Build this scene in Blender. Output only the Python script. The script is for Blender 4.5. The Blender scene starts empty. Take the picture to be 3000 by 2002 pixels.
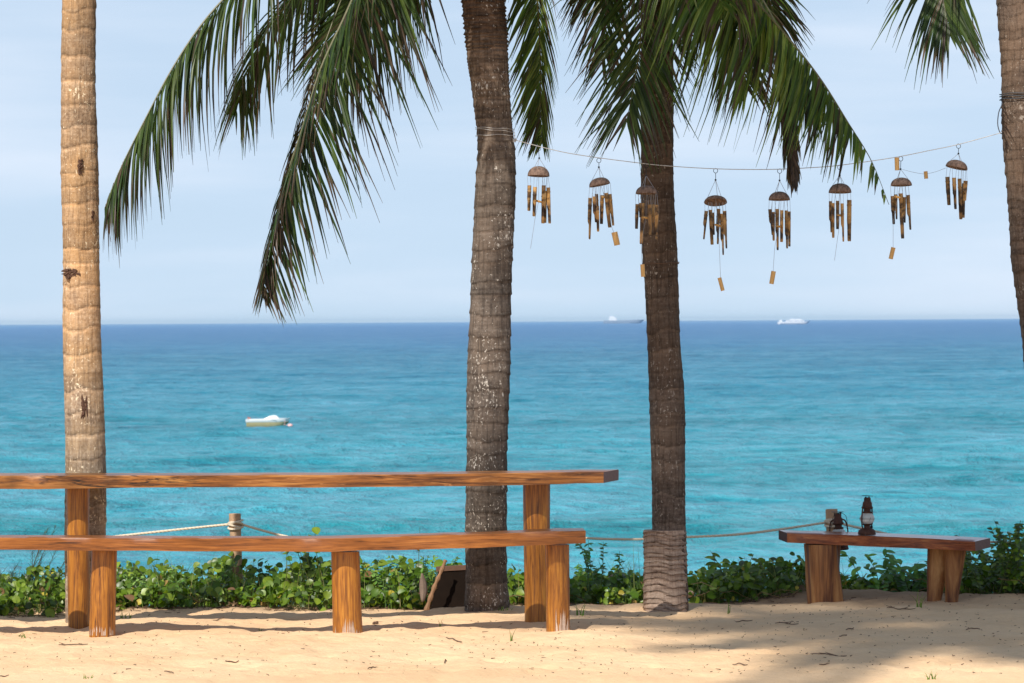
import bpy, math, random
import numpy as np
from mathutils import Vector, Matrix, noise, Euler
C = bpy.context.scene.collection
R = math.radians

# ------------------------------------------------------------------ camera
F = 12000.0; W0, H0 = 3000.0, 2002.0
cam = bpy.data.cameras.new('camera'); camo = bpy.data.objects.new('camera', cam); C.objects.link(camo)
camo.location = (0, 0, 1.53)
camo.rotation_euler = (R(90) - math.atan(60 / F), R(0.344), 0)
cam.sensor_width = 36; cam.lens = 36 * F / W0
cam.clip_start = 0.5; cam.clip_end = 400000
cam.dof.use_dof = True; cam.dof.focus_distance = 21.0; cam.dof.aperture_fstop = 17
bpy.context.scene.camera = camo
CM = Euler(camo.rotation_euler).to_matrix(); CL = Vector(camo.location)

def at(px, py, d):
    """photo pixel + distance -> world point on that sight line (real distance d)"""
    v = CM @ Vector(((px - W0 / 2) / F, -(py - H0 / 2) / F, -1))
    return CL + v * (d / v.y)

# ------------------------------------------------------------------ world, sun, exposure
SUN_EL, SUN_AZ = 46.0, 28.0      # elevation; degrees left of straight behind the camera
sdir = Vector((-math.sin(R(SUN_AZ)) * math.cos(R(SUN_EL)), -math.cos(R(SUN_AZ)) * math.cos(R(SUN_EL)), math.sin(R(SUN_EL))))
wd = bpy.data.worlds.new('World'); bpy.context.scene.world = wd; wd.use_nodes = True
wn, wl = wd.node_tree.nodes, wd.node_tree.links; wn.clear()
tc = wn.new('ShaderNodeTexCoord')
sky = wn.new('ShaderNodeTexSky'); sky.sky_type = 'NISHITA'; sky.sun_disc = False
sky.sun_elevation = R(SUN_EL); sky.sun_rotation = R(180 + SUN_AZ)
sky.air_density = 1.0; sky.dust_density = 0.6; sky.ozone_density = 2.0; sky.altitude = 10
lift = wn.new('ShaderNodeVectorMath'); lift.operation = 'ADD'; lift.inputs[1].default_value = (0, 0, 0.10)
wl.new(tc.outputs['Generated'], lift.inputs[0]); wl.new(lift.outputs[0], sky.inputs['Vector'])
# thin high cloud veil
mp = wn.new('ShaderNodeMapping'); mp.inputs['Scale'].default_value = (2.5, 2.5, 22); mp.inputs['Rotation'].default_value = (0, R(2), 0)
wl.new(tc.outputs['Generated'], mp.inputs['Vector'])
cn = wn.new('ShaderNodeTexNoise'); cn.inputs['Scale'].default_value = 2.2; cn.inputs['Detail'].default_value = 5; cn.inputs['Roughness'].default_value = 0.5
wl.new(mp.outputs[0], cn.inputs['Vector'])
cr = wn.new('ShaderNodeMapRange'); cr.inputs['From Min'].default_value = 0.35; cr.inputs['From Max'].default_value = 0.72
cr.inputs['To Min'].default_value = 0.70; cr.inputs['To Max'].default_value = 0.95
wl.new(cn.outputs['Fac'], cr.inputs['Value'])
sxw = wn.new('ShaderNodeSeparateXYZ'); wl.new(tc.outputs['Generated'], sxw.inputs[0])
el = wn.new('ShaderNodeMapRange'); el.interpolation_type = 'SMOOTHSTEP'
for k_, v_ in (('From Min', 0.02), ('From Max', 0.55), ('To Min', 1.0), ('To Max', 0.35)): el.inputs[k_].default_value = v_
wl.new(sxw.outputs['Z'], el.inputs['Value'])
vm = wn.new('ShaderNodeMath'); vm.operation = 'MULTIPLY'; wl.new(cr.outputs[0], vm.inputs[0]); wl.new(el.outputs[0], vm.inputs[1])
cmx = wn.new('ShaderNodeMix'); cmx.data_type = 'RGBA'
wl.new(vm.outputs[0], cmx.inputs['Factor']); wl.new(sky.outputs[0], cmx.inputs['A'])
ccol = wn.new('ShaderNodeMix'); ccol.data_type = 'RGBA'
ccol.inputs['A'].default_value = (6.1, 7.5, 9.2, 1); ccol.inputs['B'].default_value = (7.1, 8.1, 9.5, 1)
cf = wn.new('ShaderNodeMapRange'); cf.inputs['From Min'].default_value = 0.42; cf.inputs['From Max'].default_value = 0.66
wl.new(cn.outputs['Fac'], cf.inputs['Value']); wl.new(cf.outputs[0], ccol.inputs['Factor']); wl.new(ccol.outputs['Result'], cmx.inputs['B'])
bg = wn.new('ShaderNodeBackground'); bg.inputs['Strength'].default_value = 0.1
wl.new(cmx.outputs['Result'], bg.inputs['Color'])
wo = wn.new('ShaderNodeOutputWorld'); wl.new(bg.outputs[0], wo.inputs['Surface'])
sl = bpy.data.lights.new('sun', 'SUN'); sl.energy = 5.0; sl.angle = R(0.53); sl.color = (1.0, 0.94, 0.85)
so = bpy.data.objects.new('sun', sl); C.objects.link(so); so.location = (0, 0, 30)
so.rotation_euler = sdir.to_track_quat('Z', 'Y').to_euler()
vs = bpy.context.scene.view_settings
vs.view_transform = 'Standard'; vs.look = 'None'; vs.exposure = 0.12; vs.gamma = 1

# ------------------------------------------------------------------ node helpers
class NT:
    def __init__(s, name):
        s.m = bpy.data.materials.new(name); s.m.use_nodes = True
        s.t = s.m.node_tree; s.n = s.t.nodes; s.n.clear()
        s.out = s.n.new('ShaderNodeOutputMaterial'); s.b = s.n.new('ShaderNodeBsdfPrincipled')
        s.t.links.new(s.b.outputs[0], s.out.inputs['Surface'])
        s.tc = s.n.new('ShaderNodeTexCoord')
    def l(s, a, b): s.t.links.new(a, b)
    def map(s, scale=(1, 1, 1), rot=(0, 0, 0), src=None):
        m = s.n.new('ShaderNodeMapping'); m.inputs['Scale'].default_value = scale; m.inputs['Rotation'].default_value = rot
        s.l(src or s.tc.outputs['Object'], m.inputs['Vector']); return m.outputs[0]
    def noise(s, vec, scale=5, detail=4, rough=.5, dist=0, out='Fac'):
        n = s.n.new('ShaderNodeTexNoise'); s.l(vec, n.inputs['Vector'])
        n.inputs['Scale'].default_value = scale; n.inputs['Detail'].default_value = detail
        n.inputs['Roughness'].default_value = rough; n.inputs['Distortion'].default_value = dist
        return n.outputs[out]
    def vor(s, vec, scale=5, feat='F1', out='Distance'):
        n = s.n.new('ShaderNodeTexVoronoi'); n.feature = feat; s.l(vec, n.inputs['Vector']); n.inputs['Scale'].default_value = scale
        return n.outputs[out]
    def rng(s, v, a, b, c=0, d=1):
        n = s.n.new('ShaderNodeMapRange'); s.l(v, n.inputs['Value'])
        for k, x in zip(('From Min', 'From Max', 'To Min', 'To Max'), (a, b, c, d)): n.inputs[k].default_value = x
        return n.outputs[0]
    def ramp(s, v, stops):
        n = s.n.new('ShaderNodeValToRGB'); s.l(v, n.inputs[0]); e = n.color_ramp.elements
        while len(e) < len(stops): e.new(.5)
        for el, (p, c) in zip(e, stops): el.position = p; el.color = (*c, 1)
        return n.outputs[0]
    def mix(s, f, a, b, mode='MIX'):
        n = s.n.new('ShaderNodeMix'); n.data_type = 'RGBA'; n.blend_type = mode
        for inp, v in ((n.inputs['Factor'], f), (n.inputs['A'], a), (n.inputs['B'], b)):
            if isinstance(v, (int, float)): inp.default_value = v
            elif isinstance(v, tuple): inp.default_value = (*v, 1)
            else: s.l(v, inp)
        return n.outputs['Result']
    def math(s, op, a, b=0.0):
        n = s.n.new('ShaderNodeMath'); n.operation = op
        for inp, v in zip(n.inputs, (a, b)):
            if isinstance(v, (int, float)): inp.default_value = v
            else: s.l(v, inp)
        return n.outputs[0]
    def attr(s, name, out='Color'):
        n = s.n.new('ShaderNodeAttribute'); n.attribute_name = name; return n.outputs[out]
    def bump(s, h, strength=.5, dist=.01, normal=None):
        n = s.n.new('ShaderNodeBump'); s.l(h, n.inputs['Height']); n.inputs['Strength'].default_value = strength
        n.inputs['Distance'].default_value = dist
        if normal is not None: s.l(normal, n.inputs['Normal'])
        s.l(n.outputs[0], s.b.inputs['Normal']); return n.outputs[0]
    def set(s, **k):
        names = dict(col='Base Color', rough='Roughness', spec='Specular IOR Level', metal='Metallic', coat='Coat Weight',
                     coatr='Coat Roughness', trans='Transmission Weight', ior='IOR', sss='Subsurface Weight', alpha='Alpha')
        for a, v in k.items():
            inp = s.b.inputs[names[a]]
            if isinstance(v, tuple): inp.default_value = (*v, 1)
            elif isinstance(v, (int, float)): inp.default_value = v
            else: s.l(v, inp)
        return s

# ------------------------------------------------------------------ materials
def plain(name, col, rough=.6, var=.25, scale=30, **k):
    t = NT(name); n = t.noise(t.tc.outputs['Object'], scale, 4, .6)
    t.set(col=t.mix(n, tuple(c * (1 - var) for c in col), tuple(min(1, c * (1 + var)) for c in col)), rough=rough, **k)
    t.bump(n, .2, .004); return t.m

def bark(name, dark, mid, light, spots=.5, spotc=(.62, .58, .5), crack=1.0, warm=None, hscale=42, hw=.35):
    t = NT(name); o = t.tc.outputs['Object']
    big = t.noise(t.map((1, 1, .8)), 3.2, 5, .6)
    hor = t.noise(t.map((4, 4, hscale)), 1.0, 6, .65, .4)
    ver = t.noise(t.map((75, 75, 6)), 1.0, 5, .6, .3)
    fine = t.noise(o, 60, 6, .75)
    ring = t.attr('col', 'Color')
    mixv = t.math('ADD', t.math('MULTIPLY', hor, hw), t.math('ADD', t.math('MULTIPLY', fine, .85 - hw), t.math('MULTIPLY', big, .15)))
    base = t.ramp(mixv, [(.36, dark), (.5, mid), (.64, light)])
    base = t.mix(t.rng(big, .40, .62), base, t.mix(.6, base, warm or mid))
    base = t.mix(t.rng(ver, .52, .36, 0, .55 * crack), base, tuple(c * .5 for c in dark), 'MIX')
    base = t.mix(1.0, base, ring, 'MULTIPLY')
    sp = t.noise(t.map((1.3, 1.3, .8)), 66, 4, .62, .5)
    patch = t.noise(o, 4.5, 4, .65)
    lim = t.rng(t.math('ADD', sp, t.math('MULTIPLY', patch, .5)), .93 - .05 * spots, .97 - .05 * spots)
    base = t.mix(t.math('MULTIPLY', lim, min(1, spots)), base, spotc)
    t.set(col=base, rough=.9, spec=.15)
    h = t.math('ADD', t.math('ADD', t.math('MULTIPLY', ver, .5), t.math('MULTIPLY', hor, .5)), t.math('MULTIPLY', fine, .8))
    t.bump(h, .7, .010)
    return t.m

M = {}
M['bark_gold'] = bark('bark_gold', (.19, .12, .075), (.40, .285, .19), (.62, .49, .36), .9, (.82, .70, .50), .75, (.56, .33, .14), hw=.25)
M['bark_grey'] = bark('bark_grey', (.055, .042, .034), (.14, .112, .09), (.27, .222, .18), 1.0, (.52, .48, .42), .9, (.19, .135, .095))
M['bark_brown'] = bark('bark_brown', (.040, .028, .021), (.105, .075, .056), (.19, .145, .11), .85, (.36, .31, .26), .9, (.14, .09, .058))
M['bark_husk'] = bark('bark_husk', (.12, .07, .05), (.42, .30, .225), (.66, .52, .41), .2, (.7, .6, .5), .6, hscale=60, hw=.6)  # husk tones lifted to paint in the sun falling on the collar
M['fibre'] = plain('fibre', (.09, .045, .028), .95, .5, 90)

def wood(name, stops, axis, scale=1.0, coat=.5, rough=.35, burn=0):
    t = NT(name)
    sc = {'x': (1.6, 22, 30), 'z': (26, 26, 1.6)}[axis]
    sc = tuple(a * scale for a in sc)
    g = t.noise(t.map(sc), 1.0, 7, .62, 1.6)
    g2 = t.noise(t.map(tuple(a * 4 for a in sc)), 1.0, 4, .7, .3)
    bl = t.noise(t.map({'x': (1.2, 5, 5), 'z': (5, 5, 1.4)}[axis]), 1.0, 4, .55, .8)
    v = t.math('ADD', t.math('MULTIPLY', g, .62), t.math('ADD', t.math('MULTIPLY', g2, .2), t.math('MULTIPLY', bl, .18)))
    c = t.ramp(v, stops)
    if burn:
        bn = t.noise(t.map((3.2, 9, 40)), 1.0, 6, .7, 2.2); bp = t.noise(t.map((.9, 2, 2)), 1.0, 3, .5)
        c = t.mix(t.math('MULTIPLY', t.rng(bn, .52, .60), t.rng(bp, .42, .60, .12, burn)), c, (.022, .012, .010))
        c = t.mix(t.rng(bn, .42, .36, 0, .6), c, (.52, .25, .09))
    c = t.mix(1.0, c, t.attr('col'), 'MULTIPLY')
    t.set(col=c, rough=t.rng(g2, .3, .7, rough * .8, rough * 1.4), spec=.45, coat=coat, coatr=.22)
    t.bump(g2, .25, .003); return t.m
M['slab'] = wood('slab_wood', [(.36, (.03, .010, .004)), (.44, (.16, .050, .011)), (.54, (.29, .098, .020)), (.66, (.42, .165, .036))], 'x', 1.4, .22, .36)
M['table_wood'] = wood('table_wood', [(.38, (.03, .010, .005)), (.45, (.15, .050, .012)), (.53, (.32, .12, .026)), (.63, (.45, .21, .055))], 'x', 1.0, .2, .38, burn=1.0)
M['slab_dark'] = wood('slab_dark_wood', [(.33, (.05, .012, .006)), (.45, (.20, .045, .016)), (.55, (.36, .10, .03)), (.66, (.50, .22, .07))], 'x', 1.0, .45, .3)
M['leg'] = wood('leg_wood', [(.36, (.06, .018, .004)), (.45, (.23, .078, .009)), (.55, (.40, .155, .016)), (.68, (.53, .25, .036))], 'z', 1.9, .2, .42)
M['leg_rough'] = wood('rough_leg_wood', [(.38, (.03, .011, .007)), (.46, (.14, .05, .020)), (.54, (.34, .14, .045)), (.63, (.52, .27, .10))], 'z', .42, .03, .65)
M['endgrain'] = plain('end_grain', (.20, .125, .11), .7, .35, 60, spec=.25)
M['post'] = plain('post_wood', (.42, .27, .16), .85, .35, 45)
M['shaded_box_wood'] = plain('shaded_box_wood', (.010, .006, .004), .9, .4, 20, spec=.08)  # near-black tone paints the shade inside the open box
M['end_dark'] = plain('dark_end_grain', (.085, .02, .010), .7, .4, 40, spec=.15)
M['rim_wood'] = plain('rim_wood', (.12, .06, .035), .8, .4, 40)
M['twig'] = plain('twig', (.13, .075, .045), .9, .5, 60)
M['stick'] = plain('stick_wood', (.24, .125, .06), .8, .5, 35)
M['rope'] = plain('rope', (.66, .56, .42), .9, .25, 160)
M['wire'] = plain('wire', (.46, .45, .43), .45, .15, 60)
M['thread'] = plain('thread', (.34, .36, .4), .6, .1, 60)
M['darkthread'] = plain('dark_cord', (.045, .05, .06), .6, .1, 60)
M['coir'] = (lambda t: (t.set(col=t.mix(t.rng(t.noise(t.map((70, 70, 18)), 1, 5, .7), .35, .65), (.08, .05, .038), (.32, .21, .155)), rough=.85),
                        t.bump(t.noise(t.map((90, 90, 20)), 1, 4, .6), .6, .003), t.m)[-1])(NT('coconut_shell'))
def bamboo():
    t = NT('bamboo'); g = t.noise(t.map((130, 130, 9)), 1, 5, .6); b = t.noise(t.map((9, 9, 13)), 1.0, 3, .6, .6)
    c = t.ramp(g, [(.3, (.26, .125, .04)), (.5, (.44, .25, .085)), (.7, (.58, .37, .15))])
    c = t.mix(t.rng(b, .40, .56, 0, .93), c, (.026, .015, .010))
    c = t.mix(1.0, c, t.attr('col'), 'MULTIPLY')
    t.set(col=c, rough=.5, spec=.35); t.bump(g, .3, .002); return t.m
M['bamboo'] = bamboo()
def bamboo_pale():
    t = NT('bamboo_pale'); g = t.noise(t.map((130, 130, 9)), 1, 5, .6)
    t.set(col=t.mix(1.0, t.ramp(g, [(.3, (.5, .27, .08)), (.5, (.68, .4, .14)), (.7, (.78, .52, .22))]), t.attr('col'), 'MULTIPLY'), rough=.5, spec=.3); return t.m
M['bamboo_pale'] = bamboo_pale()
def leafm(name, rough=.38, transl=.25, spec=.4):
    t = NT(name); c = t.attr('col'); n = t.noise(t.tc.outputs['Object'], 18, 3, .6)
    c2 = t.mix(t.rng(n, .35, .65, 0, .5), c, t.mix(1.0, c, (.6, .62, .5), 'MULTIPLY'))
    t.set(col=c2, rough=rough, spec=spec)
    tr = t.n.new('ShaderNodeBsdfTranslucent'); t.l(t.mix(1.0, c2, (1.5, 1.7, .5), 'MULTIPLY'), tr.inputs['Color'])
    mx = t.n.new('ShaderNodeMixShader'); mx.inputs[0].default_value = transl
    t.l(t.b.outputs[0], mx.inputs[1]); t.l(tr.outputs[0], mx.inputs[2]); t.l(mx.outputs[0], t.out.inputs['Surface'])
    return t.m
M['frond'] = leafm('frond_leaflets', .42, .3, .36)
M['leaf'] = leafm('ground_leaves', .38, .28, .45)
M['grass'] = leafm('grass_blades', .6, .3, .2)
M['midrib'] = plain('midrib', (.095, .09, .03), .5, .4, 40)
M['rust'] = plain('rusty_metal', (.085, .035, .022), .7, .6, 60, metal=.4)
M['black_metal'] = plain('black_metal', (.02, .018, .018), .5, .4, 60, metal=.5)
def glass():
    t = NT('clouded_glass'); n = t.noise(t.tc.outputs['Object'], 50, 4, .6)
    t.set(col=t.mix(n, (.62, .6, .55), (.85, .84, .8)), rough=.25, trans=.35, ior=1.3); return t.m
M['glass'] = glass()
M['boat_white'] = plain('boat_white', (.82, .82, .80), .35, .04, 3)
M['boat_tan'] = plain('boat_tan', (.36, .32, .17), .5, .3, 1.5)
M['boat_dark'] = plain('boat_dark', (.05, .07, .10), .4, .2, 3)
M['red'] = plain('faded_red', (.36, .13, .11), .5, .2, 3)
M['pink'] = plain('pink_buoy', (.75, .42, .40), .4, .1, 3)
M['ship_grey'] = plain('ship_grey', (.20, .27, .36), .6, .15, .1)
M['hazed_white'] = plain('hazed_white', (.60, .64, .68), .6, .05, .1)  # white greyed and blued to paint distance haze into the ships
M['ship_pale'] = plain('ship_pale', (.42, .48, .56), .6, .1, .1)

def sand():
    t = NT('sand'); o = t.tc.outputs['Object']
    a = t.noise(o, 1.1, 5, .6); b = t.noise(o, 260, 4, .7); c = t.noise(o, 28, 6, .65)
    col = t.mix(t.rng(a, .35, .65), (.71, .45, .235), (.83, .57, .33))
    col = t.mix(t.rng(c, .3, .75, 0, .35), col, (.52, .34, .20))
    col = t.mix(t.rng(b, .30, .7, 0, .4), col, (.86, .65, .44))
    # darker brown ground towards the plants
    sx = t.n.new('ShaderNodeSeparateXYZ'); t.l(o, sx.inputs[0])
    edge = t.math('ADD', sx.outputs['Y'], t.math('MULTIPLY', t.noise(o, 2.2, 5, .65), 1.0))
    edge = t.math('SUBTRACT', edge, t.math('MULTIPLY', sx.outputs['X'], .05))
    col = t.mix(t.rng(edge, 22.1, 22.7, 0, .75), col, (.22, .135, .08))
    gr = t.vor(o, 34, 'F1'); gm = t.noise(o, 5, 3, .5)
    dots = t.math('MULTIPLY', t.rng(gr, .10, .06), t.rng(gm, .5, .62))
    col = t.mix(t.math('MULTIPLY', dots, .7), col, (.13, .07, .045))
    t.set(col=col, rough=.95, spec=.15)
    t.bump(t.math('ADD', t.math('MULTIPLY', c, 1.0), t.math('MULTIPLY', b, .25)), .55, .02)
    return t.m
M['sand'] = sand()
def sea():
    t = NT('sea_water'); o = t.tc.outputs['Object']
    sx = t.n.new('ShaderNodeSeparateXYZ'); t.l(o, sx.inputs[0])
    wob = t.noise(t.map((.0022, .0075, 1)), 1.0, 5, .6)
    # colour deepens offshore; thin dark bands paint the shade of swell faces
    lg = t.math('LOGARITHM', t.math('MAXIMUM', sx.outputs['Y'], 1.0), 10.0)
    lgw = t.math('ADD', lg, t.math('MULTIPLY', t.math('SUBTRACT', wob, .5), .17))
    col = t.ramp(t.rng(lgw, 2.2, 4.4), [(0.0, (.07, .39, .47)), (.045, (.055, .36, .44)), (.068, (.002, .24, .28)), (.086, (.045, .34, .42)), (.115, (.035, .31, .39)), (.13, (.006, .24, .30)),
                                      (.16, (.035, .31, .39)), (.19, (.022, .28, .37)), (.205, (.004, .215, .29)), (.23, (.018, .265, .36)), (.30, (.004, .22, .335)), (.42, (.001, .16, .285)),
                                      (.5, (.002, .145, .305)), (.6, (.003, .12, .30)), (.78, (.006, .12, .32)), (1.0, (.03, .17, .39))])
    # pale sky reflection and dark wave faces painted as colour patches, three scales
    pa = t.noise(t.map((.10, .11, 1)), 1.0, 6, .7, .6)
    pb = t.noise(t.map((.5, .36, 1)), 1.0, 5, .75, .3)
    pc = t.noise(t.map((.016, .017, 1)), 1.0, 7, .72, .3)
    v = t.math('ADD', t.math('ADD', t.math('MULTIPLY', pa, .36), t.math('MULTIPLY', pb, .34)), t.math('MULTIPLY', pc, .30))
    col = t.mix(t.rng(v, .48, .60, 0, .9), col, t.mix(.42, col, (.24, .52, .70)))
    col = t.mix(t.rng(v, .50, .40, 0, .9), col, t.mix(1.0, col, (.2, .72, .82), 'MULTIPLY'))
    t.set(col=col, rough=.3, ior=1.33, spec=.2)
    h = t.math('ADD', t.math('MULTIPLY', pb, 1.2), t.math('MULTIPLY', pa, 4.0))
    t.bump(h, .9, 1.0)
    return t.m
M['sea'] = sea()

# ------------------------------------------------------------------ mesh helpers
class MB:
    def __init__(s): s.v = []; s.f = []; s.c = []
    def add(s, vs, fs, col=(1, 1, 1)):
        k = len(s.v); s.v += [tuple(v) for v in vs]; s.f += [tuple(i + k for i in f) for f in fs]
        if isinstance(col, list): s.c += col
        else: s.c += [col] * len(vs)
    def tube(s, pts, rad, n=8, col=(1, 1, 1), caps=True, up=None):
        pts = [Vector(p) for p in pts]; m = len(pts)
        rad = rad if isinstance(rad, (list, tuple)) else [rad] * m
        vs = []; fs = []; ref = Vector(up) if up else None
        for i, p in enumerate(pts):
            t = (pts[min(i + 1, m - 1)] - pts[max(i - 1, 0)])
            t = t.normalized() if t.length > 1e-9 else Vector((0, 0, 1))
            if ref is None: ref = Vector((1, 0, 0)) if abs(t.x) < .8 else Vector((0, 1, 0))
            a = (ref - t * ref.dot(t)).normalized(); ref = a; b = t.cross(a)
            for k in range(n):
                g = 2 * math.pi * k / n; vs.append(p + (a * math.cos(g) + b * math.sin(g)) * rad[i])
        for i in range(m - 1):
            for k in range(n): fs.append((i * n + k, i * n + (k + 1) % n, (i + 1) * n + (k + 1) % n, (i + 1) * n + k))
        if caps: fs.append(tuple(range(n))[::-1]); fs.append(tuple((m - 1) * n + k for k in range(n)))
        s.add(vs, fs, col)
    def box(s, c, d, col=(1, 1, 1), rot=None):
        c = Vector(c); vs = []
        for x in (-.5, .5):
            for y in (-.5, .5):
                for z in (-.5, .5):
                    v = Vector((x * d[0], y * d[1], z * d[2]))
                    if rot: v = rot @ v
                    vs.append(c + v)
        s.add(vs, [(0, 1, 3, 2), (4, 6, 7, 5), (0, 4, 5, 1), (2, 3, 7, 6), (0, 2, 6, 4), (1, 5, 7, 3)], col)
    def lathe(s, prof, n=20, org=(0, 0, 0), col=(1, 1, 1), rot=None, wob=None):
        org = Vector(org); vs = []; fs = []; m = len(prof)
        for i, (r, z) in enumerate(prof):
            for k in range(n):
                a = 2 * math.pi * k / n; rr = r * (wob(a, z) if wob else 1)
                v = Vector((rr * math.cos(a), rr * math.sin(a), z))
                if rot: v = rot @ v
                vs.append(org + v)
        for i in range(m - 1):
            for k in range(n): fs.append((i * n + k, i * n + (k + 1) % n, (i + 1) * n + (k + 1) % n, (i + 1) * n + k))
        if prof[0][0] > 1e-6: fs.append(tuple(range(n))[::-1])
        if prof[-1][0] > 1e-6: fs.append(tuple((m - 1) * n + k for k in range(n)))
        s.add(vs, fs, col)
    def build(s, name, mat, parent=None, smooth=True, org=None, bevel=0):
        me = bpy.data.meshes.new(name)
        o0 = Vector(org) if org is not None else (Vector(parent['_o']) if parent is not None and '_o' in parent else Vector((0, 0, 0)))
        vs = [(v[0] - o0.x, v[1] - o0.y, v[2] - o0.z) for v in s.v]
        me.from_pydata(vs, [], s.f)
        ca = me.color_attributes.new('col', 'FLOAT_COLOR', 'POINT')
        arr = np.ones((len(s.v), 4), dtype=np.float32)
        if s.c: arr[:, :3] = np.array([tuple(c)[:3] for c in s.c], dtype=np.float32)
        ca.data.foreach_set('color', arr.ravel())
        for mm in (mat if isinstance(mat, (list, tuple)) else [mat]): me.materials.append(mm)
        if smooth: me.polygons.foreach_set('use_smooth', [True] * len(me.polygons))
        me.update()
        ob = bpy.data.objects.new(name, me); C.objects.link(ob)
        if parent is not None: ob.parent = parent
        else: ob.location = o0
        if bevel:
            b = ob.modifiers.new('bevel', 'BEVEL'); b.width = bevel; b.segments = 2; b.limit_method = 'ANGLE'; b.angle_limit = R(35)
        if smooth:
            try:
                me.set_sharp_from_angle(angle=R(42))
            except Exception: pass
        return ob
ROOTS = []
def thing(name, label, cat, loc, group=None):
    o = bpy.data.objects.new(name, None); C.objects.link(o); o.location = loc; o['_o'] = tuple(loc)
    o.empty_display_size = .1; o['label'] = label; o['category'] = cat
    if group: o['group'] = group
    ROOTS.append(o); return o
def tag(o, label, cat, group=None):
    o['label'] = label; o['category'] = cat
    if group: o['group'] = group
    return o
def sub(ob, parent_mesh):
    """parent a built mesh (in thing-local space) under a part mesh"""
    ob.parent = parent_mesh; return ob
def spline(pts, n):
    P = [Vector(p) for p in pts]; P = [P[0] * 2 - P[1]] + P + [P[-1] * 2 - P[-2]]
    out = []; segs = len(P) - 3
    for i in range(n):
        u = i / (n - 1) * segs; k = min(int(u), segs - 1); t = u - k
        a, b, c, d = P[k:k + 4]
        out.append(.5 * ((2 * b) + (c - a) * t + (2 * a - 5 * b + 4 * c - d) * t * t + (3 * b - a - 3 * c + d) * t ** 3))
    return out
def lerp(a, b, t): return a + (b - a) * t
def interp(tab, x):
    if x <= tab[0][0]: return tab[0][1:]
    for p, q in zip(tab, tab[1:]):
        if x <= q[0]:
            t = (x - p[0]) / (q[0] - p[0]); return tuple(lerp(a, b, t) for a, b in zip(p[1:], q[1:]))
    return tab[-1][1:]

# ------------------------------------------------------------------ ground
def sm(a, b, x):
    t = max(0, min(1, (x - a) / (b - a))); return t * t * (3 - 2 * t)
MOUNDS = [(2.05, 22.75, .75, .55, .075), (-.12, 21.35, .32, .25, .045), (.35, 20.95, .4, .3, .02), (.85, 21.55, .5, .3, .0),
          (2.65, 22.2, .35, .3, .03), (-1.0, 20.55, .35, .2, -.008)]
def gz(x, y):
    z = 0
    if y > 21.9:
        d = y - 21.9; z -= .035 * d * d + .04 * d if d < 4 else (.72 + (d - 4) * .38)
    for mx, my, sx, sy, h in MOUNDS:
        q = ((x - mx) / sx) ** 2 + ((y - my) / sy) ** 2
        if q < 9: z += h * math.exp(-q)
    if 10 < y < 30 and abs(x) < 8:
        p = Vector((x, y, 0))
        z += .022 * noise.noise(p * 1.3) + .014 * noise.noise(p * 3.1 + Vector((5, 0, 0)))
        f = noise.noise(p * 6.5 + Vector((0, 9, 0))); z += .010 * f
        z -= .011 * max(0, noise.noise(p * 5.0 + Vector((3, 1, 7))) - .18) * 2.4
        z += .0062 * noise.noise(p * 15) + .0034 * noise.noise(p * 34)
        z -= .014 * max(0, noise.noise(p * 7.5 + Vector((8, 2, 3))) - .3) * 2.5
    return z
def axis(lo, a, b, hi, step, grow=1.25):
    out = list(np.arange(a, b + 1e-6, step)); s = step; x = out[-1]
    while x < hi: s = min(s * grow, 6); x += s; out.append(x)
    s = step; x = a; pre = []
    while x > lo: s = min(s * grow, 6); x -= s; pre.append(x)
    return pre[::-1] + out
xs = axis(-70, -2.9, 2.95, 70, .021); ys = axis(-25, 17.9, 22.9, 56, .023)
g = MB(); nx = len(xs)
g.v = [(x, y, gz(x, y)) for y in ys for x in xs]
g.f = [(j * nx + i, j * nx + i + 1, (j + 1) * nx + i + 1, (j + 1) * nx + i) for j in range(len(ys) - 1) for i in range(nx - 1)]
o = g.build('sand_ground', M['sand']); o['kind'] = 'structure'
SEA = -10.0
def wave_height(X, Y):
    rs = np.random.RandomState(3); Z = np.zeros_like(X)
    fade = np.clip((3200 - Y) / 2000, 0, 1)
    for lam, amp, n, sp in ((46, .085, 5, .25), (24, .055, 7, .35), (12, .036, 10, .5), (6.5, .022, 14, .7), (3.4, .012, 16, .9)):
        for _ in range(n):
            l_ = lam * rs.uniform(.7, 1.4); a = rs.normal(0, sp); kx, ky = math.sin(a) / l_, math.cos(a) / l_
            ph = 2 * math.pi * (kx * X + ky * Y) + rs.uniform(0, 6.28); f_ = np.clip((lam * 260 - Y) / (lam * 120), 0, 1)
            Z += amp * rs.uniform(.5, 1.3) * (np.sin(ph) + .25 * np.cos(2 * ph)) * f_
    for y0, h_, w_ in ((222, .55, 5.5), (335, .4, 7), (480, .35, 9)):     # swells running in to the beach
        Z += h_ * np.exp(-((Y - y0 - 5 * np.sin(X / 31.0 + y0) - 2.5 * np.sin(X / 11.0)) / w_) ** 2)
    return Z * fade
rows = [44, 80, 110]
while rows[-1] < 4500: rows.append(rows[-1] * 1.0034)
rows += [5200, 7000, 12000, 20000, 35000, 60000]
cols = np.concatenate([[-1.3, -.6, -.35, -.22], np.linspace(-.165, .165, 221), [.22, .35, .6, 1.3]])
rows = np.array(rows); YY, QQ = np.meshgrid(rows, cols, indexing='ij'); XX = QQ * (YY + 40); ZZ = wave_height(XX, YY) + SEA
nc = len(cols); nr_ = len(rows)
me = bpy.data.meshes.new('sea'); vv = np.stack([XX, YY, ZZ], -1).reshape(-1, 3)
ii = (np.arange(nr_ - 1)[:, None] * nc + np.arange(nc - 1)[None, :]).ravel()
ff = np.stack([ii, ii + 1, ii + nc + 1, ii + nc], -1)
me.vertices.add(len(vv)); me.vertices.foreach_set('co', vv.astype(np.float32).ravel())
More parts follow.
